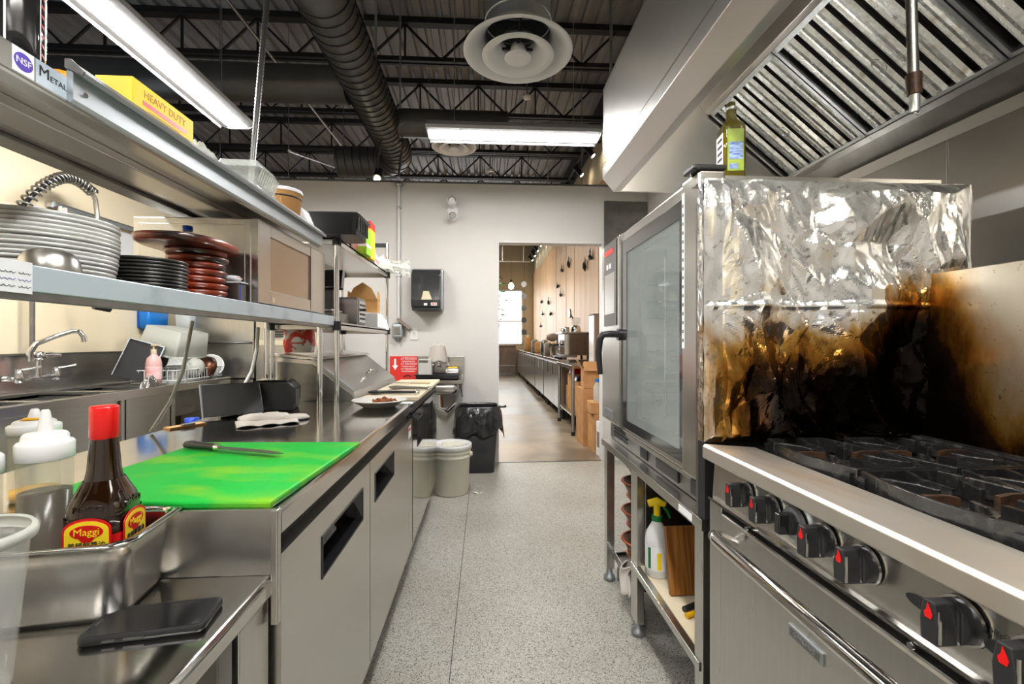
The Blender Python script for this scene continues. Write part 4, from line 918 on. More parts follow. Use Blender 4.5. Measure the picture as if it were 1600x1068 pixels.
mk('clip', MB().tube([(-2.70, 4.0, 1.33), (-2.692, 4.01, 1.31), (-2.692, 4.02, 1.33)], .004, 6), 'chrome', t)
mk('wall_plate', MB().box(-2.80, -2.785, 3.84, 4.04, 1.32, 1.48), 'dark_blue', t)
t = T('soap_bottle', 'pump bottle of pink dish soap at the sink edge', 'bottle', (-2.32, 3.335, .9003))
mk('bottle', MB().lathe([(.001, 0), (.042, 0), (.046, .005), (.047, .15), (.040, .185), (.018, .21), (.016, .222)], n=28), 'soap_pink', t, w=False)
mk('label', MB().lathe([(.0475, .04), (.0475, .13)], n=28), 'pink_label', t, w=False)
mk('pump', MB().cyl((0, 0, .22), (0, 0, .25), .018, n=14).cyl((0, 0, .25), (0, 0, .275), .006, n=8).box(-.012, .04, -.01, .01, .272, .286), 'wall_beige', t, w=False)
one('scouring_pad', 'tangled steel scouring pad beside the soap bottle', 'scourer', crumple(18, 18, .12, .13, .085, 15.0), 'steel_dark', (-2.45, 3.20, .88))
o = bpy.data.objects['scouring_pad']; o.location = (-2.235, 3.18, .9003); o.scale = (.5, .9, .9)
# dish rack and its contents
t = T('dish_rack', 'white wire dish rack on the drainboard', 'rack', (-2.42, 3.76, .8855))
wire = lambda *p: MB().tube(p, .004, 6)
for z in (.03, .105):
    mk('frame_wire', MB().tube([(-.16, -.29, z), (.16, -.29, z), (.16, .29, z), (-.16, .29, z), (-.16, -.29, z)], .005, 6), 'white_plastic', t, w=False)
me = None
for k in range(18):
    y = -.28+k*.033
    q = mk('wire', MB().tube([(.16, 0, .105), (.16, 0, .012), (-.16, 0, .012), (-.16, 0, .105)], .0036, 6), 'white_plastic', t, w=False) if me is None else me.copy()
    if me is None: me = q
    else: COL.objects.link(q)
    q.location = (0, y, 0)
for k in range(8):
    mk('wire', MB().tube([(-.14+k*.04, -.29, .105), (-.14+k*.04, -.29, .03)], .0036, 6), 'white_plastic', t, w=False)
def bin_(label, loc, sz, rx, ry, rz, m, name='storage_bin'):
    t = T(name, label, 'bin', loc); t.rotation_euler = (R(rx), R(ry), R(rz)); a, b, h = sz
    mk('bin_shell', loft([rrect(a*.44, b*.44, .015, 0), rrect(a*.5, b*.5, .018, h)], True), m, t, w=False, solid=.002)
    mk('rim', loft([rrect(a*.5, b*.5, .018, h), rrect(a*.54, b*.53, .02, h+.001), rrect(a*.54, b*.53, .02, h-.012)], False), m, t, w=False, solid=.002)
    return t
bin_('large translucent food bin upturned on the dish rack', (-2.43, 3.77, 1.30), (.30, .40, .20), 180, 14, 0, 'frost_plastic')
bin_('small translucent bin leaning at the front of the dish rack', (-2.33, 3.60, 1.03), (.12, .15, .13), 120, 0, 30, 'clear_plastic')
bin_('tall clear container on the far end of the big bin', (-2.52, 3.99, 1.31), (.12, .12, .15), 0, 0, 10, 'clear_plastic')
one('white_bowl', 'white plastic bowl lying on its side in the dish rack', 'bowl', MB().lathe([(.085, 0), (.08, .03), (.06, .06), (.03, .075), (.001, .078)], n=28), 'frost_plastic', (-2.33, 3.78, .99), solid=.003)
bpy.data.objects['white_bowl'].rotation_euler = (R(60), R(20), 0)
one('brown_bowl', 'reddish brown wooden bowl propped in the dish rack', 'bowl', MB().lathe([(.10, 0), (.095, .03), (.07, .06), (.03, .075), (.001, .078)], n=28), 'brown_tray', (-2.31, 3.93, .98), solid=.003)
bpy.data.objects['brown_bowl'].rotation_euler = (R(70), R(15), R(-25))
t = one('draining_plate', 'pale plate standing upright at the far end of the dish rack', 'plate', plate_mesh(.095, .014, .002), 'plate_white', (-2.33, 4.02, 1.0)); t.rotation_euler = (R(78), 0, R(35))
t = T('baking_tray', 'dark square tray leaning behind the soap bottle', 'tray', (-2.56, 3.45, .93)); t.rotation_euler = (R(-12), R(18), R(15))
mk('tray_base', MB().box(-.11, .11, -.006, .0, 0, .28), 'black_metal', t, w=False)
mk('tray_rim', MB().box(-.115, -.108, -.02, 0, 0, .285).box(.108, .115, -.02, 0, 0, .285).box(-.115, .115, -.02, 0, .278, .285), 'alu', t, w=False)
for i, (x, y) in enumerate(((-1.62, 2.62), (-1.60, 2.85))):
    t = T('water_jug', 'blue-capped jug on the floor behind the worktop, ' + ['left of the two', 'right of the two'][i], 'jug', (x, y, 0), 0, 'blue-capped jugs')
    mk('jug_body', MB().lathe([(.001, 0), (.09, 0), (.10, .01), (.10, .55), (.07, .66), (.03, .72), (.03, .74)], n=24), 'frost_plastic', t, w=False)
    mk('cap', MB().lathe([(.034, .735), (.034, .78), (.001, .78)], n=18), 'dark_blue', t, w=False)
# dishwasher beyond the sink
dw = T('dishwasher', 'stainless hood-type dishwasher in the far left corner', 'dishwasher', (-2.2, 4.3, 0))
mk('hood', MB().box(-2.68, -2.03, 4.13, 4.52, .88, 1.50), 'steel', dw, bev=.008)
mk('base', MB().box(-2.66, -2.05, 4.15, 4.52, .10, .87), 'steel', dw, bev=.004)
mk('lift_handle', MB().tube([(-2.40, 4.12, 1.195), (-2.40, 4.085, 1.195), (-2.05, 4.085, 1.195), (-2.05, 4.12, 1.195)], .010, 8), 'steel_dark', dw)
for x, y in ((-2.62, 4.2), (-2.1, 4.2), (-2.1, 4.48), (-2.62, 4.48)): mk('foot', MB().cyl((x, y, 0), (x, y, .1), .02, n=10), 'steel_dark', dw)
ic = T('ice_machine', 'steel machine with black louvre vent beside the dishwasher', 'machine', (-1.75, 4.3, 0))
mk('cabinet', MB().box(-2.0, -1.42, 4.10, 4.52, .05, 1.42), 'steel', ic, bev=.004)
mk('vent_panel', MB().box(-1.92, -1.70, 4.092, 4.10, 1.24, 1.36), 'black_paint', ic)
for k in range(5): mk('louvre', MB().box(-1.91, -1.71, 4.084, 4.094, 1.25+k*.022, 1.258+k*.022), 'steel_dark', ic)
mk('front_band', MB().box(-2.0, -1.42, 4.08, 4.10, 1.17, 1.215), 'wall_beige', ic, bev=.003)
mk('foot', MB().box(-1.98, -1.44, 4.14, 4.5, 0, .05), 'black_paint', ic)

# ================================================================ things on the partition wall
Y0 = 4.54
t = T('towel_dispenser', 'dark smoked paper towel dispenser on the white partition', 'dispenser', (-.56, Y0, 1.5))
mk('backplate', MB().box(-.715, -.405, Y0-.06, Y0-.001, 1.50, 1.915), 'alu', t, bev=.02, seg=3)
mk('smoked_cover', MB().prism([(Y0-.05, 1.525), (Y0-.19, 1.525), (Y0-.215, 1.60), (Y0-.20, 1.84), (Y0-.15, 1.895), (Y0-.05, 1.90)], 'x', -.700, -.420), 'glass_dark', t, bev=.012, seg=3)
mk('lower_lip', MB().box(-.69, -.43, Y0-.20, Y0-.03, 1.500, 1.524), 'black_plastic', t, bev=.004)
mk('paper_window', MB().prism([(-.60, 1.60), (-.50, 1.60), (-.53, 1.68), (-.58, 1.68)], 'y', Y0-.2185, Y0-.213), 'wall_beige', t)
mk('maker_sticker', MB().box(-.51, -.455, Y0-.2195, Y0-.206, 1.545, 1.57), 'paper_white', t)
mk('sticker_band', MB().box(-.505, -.46, Y0-.2205, Y0-.219, 1.553, 1.563), 'red', t)
mk('small_sticker', MB().box(-.575, -.545, Y0-.2195, Y0-.206, 1.545, 1.565), 'paper_white', t)
t = T('emergency_light', 'twin-head emergency light high on the white partition', 'light', (-.32, Y0, 2.36))
mk('wall_plate', MB().cyl((-.32, Y0-.001, 2.50), (-.32, Y0-.03, 2.50), .05, n=20), 'white_paint', t)
for dz, dx in ((2.565, 0), (2.42, .01)):
    h = mk('lamp_head', MB().cyl((-.32, Y0-.03, 2.50+(dz-2.5)*.6), (-.32+dx, Y0-.12, dz), .032, .045, 18), 'white_paint', t)
    mk('lamp_lens', MB().cyl((-.32+dx, Y0-.12, dz), (-.32+dx*1.1, Y0-.128, dz-.002), .038, .03, 18), 'chrome', h)
t = T('conduit_pipe', 'white conduit running up the partition to the ceiling pipe', 'conduit', (-.845, Y0, 1.36))
mk('pipe', MB().cyl((-.845, Y0-.02, 1.40), (-.845, Y0-.02, 2.77), .013, n=12), 'white_paint', t)
for z in (2.52, 1.85): mk('clamp', MB().box(-.868, -.822, Y0-.037, Y0-.001, z-.01, z+.01), 'alu', t, bev=.003)
mk('top_fitting', MB().lathe([(.001, 0), (.03, 0), (.034, .02), (.02, .04), (.001, .042)], (-.845, Y0-.025, 2.73), 14), 'conduit', t)
t = T('soap_dispenser', 'grey wall-mounted soap dispenser under the white conduit', 'dispenser', (-.85, Y0, 1.2))
mk('housing', MB().box(-.905, -.80, Y0-.07, Y0-.001, 1.235, 1.38), 'alu', t, bev=.02, seg=3)
mk('dark_window', MB().box(-.885, -.825, Y0-.074, Y0-.069, 1.27, 1.345), 'steel_dark', t, bev=.002)
mk('spout', MB().cyl((-.852, Y0-.05, 1.235), (-.852, Y0-.05, 1.205), .014, n=10), 'steel_dark', t)
one('angle_bracket', 'bent brown strip sticking out beside the wall dispenser', 'bracket', MB().prism([(0, 0), (.02, .012), (.14, -.09), (.12, -.10)], 'y', -.06, 0), 'wood_grey', (-.86, Y0-.02, 1.42))
one('outlet_plate', 'white outlet cover plate right of the wall dispenser', 'outlet', MB().box(-.04, .04, -.008, 0, -.06, .06), 'white_gloss', (-.70, Y0-.001, 1.28), bev=.003)
sg = T('warning_sign', 'red warning sign with white arrow on the partition', 'sign', (-.79, Y0, .84))
mk('sign_board', MB().box(-.935, -.665, Y0-.006, Y0-.001, .82, 1.06), 'red_sign', sg)
mk('arrow', MB().prism([(-.912, .97), (-.893, .97), (-.893, 1.035), (-.873, 1.035), (-.873, .97), (-.854, .97), (-.883, .925)], 'y', Y0-.0075, Y0-.006), 'paper_white', sg)
for k, z in enumerate((1.035, .985, .935)):
    text('ATTENTION', .032, 'paper_white', sg, (-.752, Y0-.0078, z), FYN, sx=.85, shear=.15)
    mk('print_line', MB().box(-.82, -.69, Y0-.0075, Y0-.006, z-.026, z-.021), 'paper_white', sg)
mk('print_mark', MB().tube([(-.80, Y0-.008, .86), (-.76, Y0-.008, .875), (-.73, Y0-.008, .86)], .006, 5), 'ink', sg)
hs = T('hand_sink', 'small stainless wall hand sink under the towel dispenser', 'sink', (-.44, 4.36, .7))
mk('splashback', MB().box(-.665, -.205, Y0-.02, Y0-.001, .83, 1.06), 'steel_h', hs, bev=.003)
mk('rim', MB().box(-.66, -.21, 4.17, 4.21, .82, .85).box(-.66, -.21, 4.44, 4.52, .82, .85).box(-.66, -.62, 4.21, 4.44, .82, .85).box(-.25, -.21, 4.21, 4.44, .82, .85), 'steel_h', hs, bev=.003)
mk('basin', loft([rrect(.16, .09, .05, .71), rrect(.185, .112, .05, .74), rrect(.19, .118, .04, .83)], True), 'steel_h', hs, w=False, solid=.002).location = (0, -.03, -.7)
mk('drain_pipe', MB().tube([(-.44, 4.33, .71), (-.44, 4.33, .58), (-.36, 4.36, .54), (-.30, 4.40, .60), (-.30, 4.53, .60)], .02, 10), 'chrome', hs)
mk('faucet', MB().tube([(-.44, 4.52, .96), (-.44, 4.46, .97), (-.44, 4.38, 1.0), (-.44, 4.33, .97)], .012, 8), 'chrome', hs)
for x in (-.52, -.36): mk('tap_handle', MB().lathe([(.001, 0), (.022, .004), (.026, .02), (.014, .03), (.001, .032)], (x, 4.47, .955), 14), 'chrome', hs)
for x in (-.50, -.42):
    mk('supply_pipe', MB().tube([(x, 4.45, .82), (x, 4.47, .62), (x, 4.53, .56)], .009, 8), 'copper', hs)
mk('brace', MB().tube([(-.225, 4.20, .82), (-.225, 4.52, .66)], .008, 6), 'steel_dark', hs)
t = T('drip_tray', 'black drip tray laid across the hand sink', 'tray', (-.44, 4.32, .8505))
mk('tray_shell', loft([rrect(.19, .10, .015, 0), rrect(.20, .11, .016, .05)], True), 'black_plastic', t, w=False, solid=.003)
mk('rim', loft([rrect(.20, .11, .016, .05), rrect(.21, .12, .016, .05), rrect(.21, .12, .016, .044)], False), 'black_plastic', t, w=False, solid=.002)
t = T('sponge_holder', 'small steel caddy in the drip tray', 'caddy', (-.31, 4.34, .8545))
mk('caddy_shell', loft([rrect(.055, .05, .01, 0), rrect(.06, .055, .01, .10)], True), 'steel_h', t, w=False, solid=.002)
mk('sponge', MB().box(-.045, .045, -.035, .035, .02, .11), 'yellow', t, w=False, bev=.008)
t = T('soap_carton', 'white soap carton with blue print in the drip tray', 'box', (-.565, 4.36, .8545))
mk('carton', MB().box(-.06, .06, -.05, .05, 0, .185), 'wall_paint', t, w=False, bev=.004)
mk('print_band', MB().box(-.055, .03, -.0508, -.0502, .15, .175), 'steel_dark', t, w=False)
one('dish_cloth', 'white cloth draped over the hand sink faucet', 'cloth', MB().grid(lambda u, v: (.07*math.cos(PI*u)*(1+.4*v), -.03+.05*math.sin(PI*u)*1.0, .15-.17*v**1.2+.03*math.sin(PI*u)+.008*math.sin(20*u+5*v)), 24, 12), 'cloth', (-.445, 4.36, 1.0), solid=.004)
t = T('drain_stack', 'pale grey drain pipe standing under the hand sink', 'pipe', (-.22, 4.40, 0))
mk('drain_tube', MB().cyl((-.22, 4.40, .0), (-.22, 4.40, .52), .035, n=16), 'steel_wall', t)
mk('collar', MB().cyl((-.22, 4.40, .50), (-.22, 4.40, .54), .042, n=16), 'alu', t)

# ================================================================ bucket and trash bin
bk = T('plastic_bucket', 'white plastic pail with lid at the end of the counters', 'bucket', (-.268, 3.665, 0))
mk('pail', MB().lathe([(.001, .002), (.128, .002), (.132, .008), (.146, .29), (.152, .292), (.152, .302), (.1465, .304), (.147, .325), (.154, .327), (.154, .337), (.148, .339), (.150, .36)], n=48), 'bucket', bk, w=False)
mk('lid', MB().lathe([(.152, .352), (.160, .354), (.161, .385), (.157, .392), (.150, .392), (.147, .382), (.001, .382)], n=48), 'white_plastic', bk, w=False)
mk('handle_ear', MB().cyl((.145, -.03, .315), (.165, -.035, .315), .018, n=12), 'bucket', bk, w=False)
mk('bail_handle', MB().tube([(.163*math.cos(a), .163*math.sin(a)*1.0, .315-.12*math.sin(a/1.0) if a > 0 else .315) for a in [PI*k/16 for k in range(17)]], .003, 6), 'chrome', bk, w=False)
mk('lid_residue', crumple(14, 14, .16, .14, .012, 21.0), 'bucket', bk, w=False).location = (0, 0, .383)
tb = T('trash_bin', 'black trash bin lined with a black bag by the doorway', 'bin', (-.065, 4.285, 0))
mk('bin_body', loft([rrect(.14, .11, .03, 0), rrect(.145, .115, .03, .01), rrect(.185, .15, .035, .56)], True), 'bin_black', tb, w=False, solid=.004)
def bagfn(u, v):
    a = 2*PI*u; n_ = mnoise.noise((math.cos(a)*2.2, math.sin(a)*2.2, v*2.5)); n2 = mnoise.noise((math.cos(a)*6, math.sin(a)*6, v*7))
    ex = 4.0; k = (abs(math.cos(a))**ex+abs(math.sin(a))**ex)**(-1/ex)
    if v < .35: r = .96+.02*n2; z = .56-.10+ (v/.35)*.155
    else:
        w = (v-.35)/.65; r = 1.02+.17*math.sin(min(w*2.4, 1.57))+.12*n_*w+.06*n2*min(1, w*3); z = .617-w*(.24+.10*n_)
    return (.188*k*math.cos(a)*r, .155*k*math.sin(a)*r, z)
mk('bin_bag', MB().grid(bagfn, 120, 34), 'bag_black', tb, w=False, solid=.001)
mk('bag_knot', MB().tube([(.19, -.05, .60), (.235, -.06, .597), (.26, -.062, .607)], [.012, .008, .014], 8), 'bag_black', tb, w=False)
mk('bag_knot', MB().tube([(-.19, -.12, .43), (-.215, -.14, .40), (-.20, -.15, .36)], [.02, .016, .006], 8), 'bag_black', tb, w=False)
one('litter_scrap', 'scrap of white paper on the floor beside the pail', 'litter', MB().grid(lambda u, v: ((u-.5)*.07, (v-.5)*.025, .004+.006*math.sin(7*u)), 10, 5), 'paper_white', (-.06, 3.62, 0), solid=.001)
# ================================================================ gas range on the right
rg = T('gas_range', 'heavy stainless gas range with black knobs and oven below', 'range', (.9, .73, 0))
YN, YF = .25, 1.185
mk('body', MB().box(.64, 1.20, YN, YF, .14, .89), 'steel', rg, bev=.003)
mk('front_ledge', MB().prism([(.58, .893), (.585, .889), (.64, .889), (.725, .897), (.725, .917), (.586, .928), (.58, .922)], 'y', YN, YF), 'steel_worn', rg, bev=.0015)
mk('control_panel', MB().prism([(.606, .789), (.64, .789), (.64, .889), (.612, .889)], 'y', YN, YF-.004), 'steel_h', rg)
mk('panel_lip', MB().box(.594, .64, YN, YF-.004, .783, .790), 'steel_mirror', rg)
mk('vent_gap', MB().box(.63, .65, YN, YF, .765, .785), 'black_paint', rg)
mk('side_panel', MB().box(.60, .66, 1.125, YF, .14, .783), 'steel', rg, bev=.002)
od = mk('oven_door', MB().box(.592, .64, .27, 1.115, .20, .768), 'steel', rg, bev=.006)
mk('handle', MB().tube([(.592, 1.045, .72), (.555, 1.05, .738), (.535, 1.035, .745), (.530, 1.01, .745), (.530, .36, .745), (.535, .335, .745), (.555, .32, .738), (.592, .325, .72)], .0145, 14), 'steel_mirror', od)
npl = mk('nameplate', MB().box(.588, .592, .762, .852, .632, .655), 'alu', od, bev=.001)
mk('nameplate_field', MB().box(.5875, .5885, .768, .846, .636, .651), 'steel_dark', npl)
text('GARLAND', .0125, 'alu', npl, (.587, .807, .6435), FXN)
mk('kick_panel', MB().box(.61, .64, YN, YF, .14, .195), 'steel_dark', rg, bev=.002)
for y in (.32, 1.13): mk('leg', MB().cyl((.68, y, 0), (.68, y, .15), .022, n=12), 'steel_dark', rg)
for y in (.32, 1.13): mk('leg', MB().cyl((1.14, y, 0), (1.14, y, .15), .022, n=12), 'steel_dark', rg)
mk('drip_tray', MB().box(.725, 1.20, YN, YF, .885, .893), 'iron', rg)
mk('rear_riser', MB().box(1.165, 1.20, YN, YF, .893, .945), 'iron', rg, bev=.004)
mk('backsplash', MB().box(1.20, 1.222, YN, YF+.012, .89, 1.383), 'steel_scorched', rg, bev=.0015)
# stain field is measured from the range's own corner
bs = bpy.data.objects['backsplash']; 
def shift_origin(o, p):
    p = Vector(p); d = p - chain(o); o.data.transform(Matrix.Translation(-d)); o.location = o.location + d
shift_origin(bs, (1.20, 0, .92))
for i, y in enumerate((1.026, .931, .78, .693, .546, .462)):
    k = mk('knob', MB().cyl((.606, y, .845), (.590, y, .845), .027, .026, 24), 'black_plastic', rg)
    mk('knob_skirt', MB().cyl((.6065, y, .845), (.603, y, .845), .031, .030, 24), 'chrome', k)
    mk('knob_grip', MB().prism([(y-.011, .845-.026), (y+.011, .845-.026), (y+.0125, .845), (y+.008, .845+.027), (y-.008, .845+.027), (y-.0125, .845)], 'x', .600, .562), 'black_plastic', k, bev=.002)
    mk('knob_edge', MB().box(.563, .566, y-.0135, y-.0115, .823, .864).box(.586, .589, y-.0140, y-.012, .823, .864), 'chrome', k)
    mk('flame_mark', MB().prism([(y-.004, .850), (y+.004, .850), (y+.0055, .856), (y+.002, .861), (y+.001, .869), (y-.003, .862), (y-.0055, .856)], 'x', .562, .5612), 'red', k)
k = mk('thermostat_knob', MB().cyl((.606, .858, .845), (.588, .858, .845), .023, .021, 24), 'black_plastic', rg)
mk('dial_ring', MB().cyl((.607, .858, .845), (.599, .858, .845), .031, .030, 28), 'alu', k)
mk('knob_grip', MB().box(.568, .590, .850, .866, .825, .865), 'black_gloss', k, bev=.003)
for y in (.60, .50): mk('pilot_hole', MB().prism([(y+.024*math.cos(a)*1.0, .835+.009*math.sin(a)) for a in [2*PI*j/20 for j in range(20)]], 'x', .6085, .6075), 'black_paint', rg)
text('PILOT', .009, 'ink', rg, (.607, .502, .852), FXN)
for y in (1.0, .6): mk('screw', MB().cyl((.594, y, .777), (.590, y, .777), .005, n=8), 'steel_dark', rg)
# burners and grates
cols = (1.03, .725, .42); rows = (.835, 1.05)
for y in cols:
    for x in rows:
        b_ = mk('burner', MB().lathe([(.001, 0), (.055, 0), (.06, .008), (.045, .016), (.04, .022), (.001, .024)], (x, y, .8935), 24), 'iron', rg)
        mk('burner_ring', MB().lathe([(.075, .0), (.10, .0), (.102, .006), (.075, .006)], (x, y, .8935), 28), 'iron_rust', b_)
grate0 = None
names = [[('nearest column', 'front')]]
gl_ = {(0, 0): 'front grate beside the scorched foil', (0, 1): 'rear grate in the corner of foil and backsplash', (1, 0): 'middle grate at the front ledge', (1, 1): 'middle grate against the backsplash', (2, 0): 'front grate at the near right edge', (2, 1): 'rear grate at the near right edge'}
for i, y in enumerate(cols):
    for j, x in enumerate(rows):
        lab = 'black cast-iron burner ' + gl_[(i, j)]
        if grate0 is None:
            t = T('burner_grate', lab, 'grate', (x, y, .8935), 0, 'burner grates'); grate0 = t
            hx, hy, zt = .1055, .150, .048
            for s in (-1, 1):                       # bowed outer bars running along the range
                mk('outer_bar', MB().ribbon([(s*(hx-.030+.026*math.cos(PI/2*q/5)), hy*q/5.1, zt) for q in range(-5, 6)], .010, .034), 'iron', t, w=False, bev=.002)
            for s in (-1, 1):
                mk('end_bar', MB().ribbon([(-hx+.03, s*(hy-.006), zt), (0, s*(hy-.004), zt), (hx-.03, s*(hy-.006), zt)], .011, .030), 'iron', t, w=False)
            for s in (-1, 1):
                for q in (-1, 1):                   # curved fingers sweeping to the middle
                    mk('curved_finger', MB().ribbon([(s*(hx-.012), q*.10, zt), (s*.070, q*.088, zt), (s*.048, q*.060, zt), (s*.040, q*.026, zt)], .009, .030), 'iron', t, w=False, bev=.002)
                    mk('foot', MB().box(s*(hx-.022)-.008, s*(hx-.022)+.008, q*(hy-.016)-.008, q*(hy-.016)+.008, 0, zt-.01), 'iron', t, w=False)
                mk('cross_finger', MB().ribbon([(s*(hx-.006), 0, zt), (s*.06, 0, zt), (s*.036, 0, zt-.004)], .010, .026), 'iron_rust', t, w=False)
                mk('long_finger', MB().ribbon([(.012, s*(hy-.006), zt), (-.012, s*.09, zt), (0, s*.04, zt-.004)], .010, .028), 'iron', t, w=False)
        else: dup(grate0, None, (x, y, .8935), 0, label=lab)
# crumpled foil over the oven's side
def foil_h(x, z):
    w1 = Vector((x*2.2, z*2.2, 3.1)); q = Vector((x, z, 0))
    wx = x+.06*mnoise.noise((x*4, z*4, 1.7)); wz = z+.06*mnoise.noise((x*4, z*4, 8.2))
    h = 0
    for f, a, s in ((3.2, .055, 0), (6, .030, 4.4), (13, .009, 9.1), (30, .0022, 2.2)):
        h += a*(1-2*abs(mnoise.noise((wx*f*1.25+wz*f*.35, wz*f*.7, s))))
    d = mnoise.voronoi((wx*5.0, wz*4.2, .3))[0]; h += .05*(d[1]-d[0])
    d = mnoise.voronoi((wx*13.0, wz*9, 2.3))[0]; h += .010*(d[1]-d[0])
    return h
FW, FH = .772, .715
def foilfn(u, v):
    x = u*FW; z = v*FH
    amp = .35 if x < .05 else 1.0
    y = max(-.062, -.80*amp*(foil_h(x, z)-.035)-.008)
    if abs(z-.37) < .012: y -= .006*(1-abs(z-.37)/.012)
    e = min(1, u/.03, (1-u)/.10, v/.03, (1-v)/.05)
    return (x + .004*mnoise.noise((z*20, 0, 5))*(1 if u in (0, 1) else 0), y*max(e, .06), z+(.004*mnoise.noise((x*16, 3, 5)) if v == 1 else 0))
fo = mk('foil_sheet', MB().grid(foilfn, 190, 176, smooth=False), 'foil_scorched', None, w=False, loc=(.592, 1.203, .928))
fo.name = 'aluminium_foil'; tag(fo, 'crumpled aluminium foil scorched black at the bottom beside the burners', 'foil')
mk('foil_fold', MB().grid(lambda u, v: (u*FW, .004+.07*v, FH-.002+.004*mnoise.noise((u*14, v*4, 2))-.0*v), 60, 6, False), 'foil_scorched', fo, w=False)
mk('foil_edge', MB().grid(lambda u, v: (.0+.003*mnoise.noise((u*3, v*22, 6)), .004+.03*u, v*FH), 5, 60, False), 'foil_scorched', fo, w=False)
hsld = T('heat_shield', 'dark steel heat shield behind the foil', 'panel', (.98, 1.25, .71))
mk('shield_plate', MB().box(.605, 1.36, 1.222, 1.262, .708, 1.636), 'black_metal', hsld)
mk('shield_flange', MB().box(.605, .625, 1.262, 1.275, .708, 1.636), 'steel_dark', hsld)

# ================================================================ combi oven on its stand
co = T('combi_oven', 'tall stainless combi oven with a large glass door', 'oven', (1.0, 1.82, .7055))
X = .62
mk('base', MB().box(.655, 1.38, 1.31, 2.345, .7065, .80), 'steel_dark', co, bev=.003)
mk('shell', MB().box(.70, 1.38, 1.30, 1.345, .80, 1.69).box(.70, 1.38, 2.06, 2.35, .80, 1.69).box(.70, 1.38, 1.345, 2.06, 1.62, 1.69).box(.70, 1.38, 1.345, 2.06, .80, .85).box(1.34, 1.38, 1.345, 2.06, .85, 1.62), 'steel', co)
mk('cavity', MB().box(1.32, 1.335, 1.35, 2.055, .855, 1.615).box(.72, 1.32, 1.347, 1.355, .855, 1.615).box(.72, 1.32, 2.05, 2.058, .855, 1.615).box(.72, 1.32, 1.355, 2.05, .852, .858).box(.72, 1.32, 1.355, 2.05, 1.61, 1.618), 'oven_inside', co)
for k in range(9):
    z = .93+k*.075
    mk('rack_rail', MB().box(.74, 1.30, 1.357, 1.375, z, z+.006), 'chrome', co); mk('rack_rail', MB().box(.74, 1.30, 2.03, 2.048, z, z+.006), 'chrome', co)
mk('fan_baffle', MB().box(1.28, 1.29, 1.45, 1.95, .90, 1.58), 'steel', co, bev=.01)
mk('fan_disc', MB().cyl((1.279, 1.7, 1.25), (1.27, 1.7, 1.25), .16, n=32), 'steel_dark', co)
for yy in (1.42, 1.98): mk('rack_upright', MB().cyl((.80, yy, .86), (.80, yy, 1.61), .006, n=8), 'chrome', co)
dr = mk('door_frame', MB().box(X, .70, 1.285, 1.405, .79, 1.70).box(X+.012, .70, 1.405, 2.065, 1.655, 1.70).box(X+.012, .70, 1.405, 2.065, .79, .815), 'steel_h', co, bev=.008, seg=3)
mk('door_glass', MB().box(X+.012, X+.017, 1.405, 2.065, .815, 1.655), 'glass', dr)
mk('glass_border', MB().box(X+.0105, X+.0115, 1.405, 1.445, .815, 1.655).box(X+.0105, X+.0115, 2.0, 2.065, .815, 1.655).box(X+.0105, X+.0115, 1.445, 2.0, 1.60, 1.655).box(X+.0105, X+.0115, 1.445, 2.0, .815, .85), 'glass_dark', dr)
mk('instruction_strip', MB().box(X-.0012, X, 1.384, 1.400, 1.18, 1.665), 'paper_white', dr)
for k in range(16): mk('print_line', MB().box(X-.0018, X-.0012, 1.387, 1.397, 1.20+k*.028, 1.21+k*.028), 'steel_dark', dr)
mk('hinge_cap', MB().box(.60, .70, 1.28, 1.35, 1.70, 1.715), 'black_plastic', dr, bev=.004)
mk('hinge_foot', MB().box(.625, .70, 1.28, 1.36, .735, .785), 'black_plastic', dr, bev=.006)
cpn = mk('control_column', MB().box(X+.005, .70, 2.085, 2.40, .80, 1.70), 'steel_h', co, bev=.006)
mk('door_strip', MB().box(X+.006, .70, 2.066, 2.084, .80, 1.70), 'steel_dark', co)
mk('control_glass', MB().box(X+.002, X+.0055, 2.13, 2.352, 1.28, 1.695), 'black_gloss', cpn)
mk('display', MB().box(X+.0008, X+.002, 2.16, 2.335, 1.34, 1.54), 'steel_wall', cpn)
mk('brand_badge', MB().box(X+.0008, X+.002, 2.18, 2.33, 1.635, 1.662), 'red_sign', cpn)
for k in range(2): mk('button', MB().box(X+.0008, X+.002, 2.22+k*.05, 2.25+k*.05, 1.565, 1.59), 'paper_white', cpn)
mk('rating_plate', MB().box(X+.003, X+.0052, 2.20, 2.34, .82, .86), 'alu', cpn)
h = mk('door_handle', MB().tube([(.64, 2.075, 1.235), (.575, 2.075, 1.238), (.545, 2.08, 1.235), (.530, 2.085, 1.21), (.527, 2.09, 1.15), (.535, 2.09, 1.05)], [.017, .017, .017, .017, .015, .012], 12), 'black_plastic', co)
mk('handle_pivot', MB().cyl((.632, 2.075, 1.235), (.612, 2.075, 1.235), .028, n=18), 'black_plastic', h)
for k in range(4): mk('vent_slot', MB().box(.651, .657, 2.06, 2.27, .728+k*.017, .736+k*.017), 'black_paint', co)
mk('drip_channel', MB().box(.632, .657, 1.32, 2.02, .775, .79), 'steel_h', co, bev=.002)
mk('service_hatch', MB().box(.651, .657, 1.80, 1.88, .72, .765), 'black_paint', co)
mk('service_hatch', MB().box(.648, .657, 1.50, 1.70, .722, .762), 'black_plastic', co, bev=.003)
mk('vent_stack', MB().box(.95, 1.15, 1.9, 2.1, 1.69, 1.74), 'steel_dark', co)
t = T('oven_dish', 'white round dish with dark filling at the bottom of the glass oven', 'dish', (.80, 1.56, .8585))
mk('dish', MB().lathe([(.001, 0), (.07, 0), (.10, .035), (.105, .05), (.10, .05), (.07, .012), (.001, .01)], n=30), 'plate_white', t, w=False)
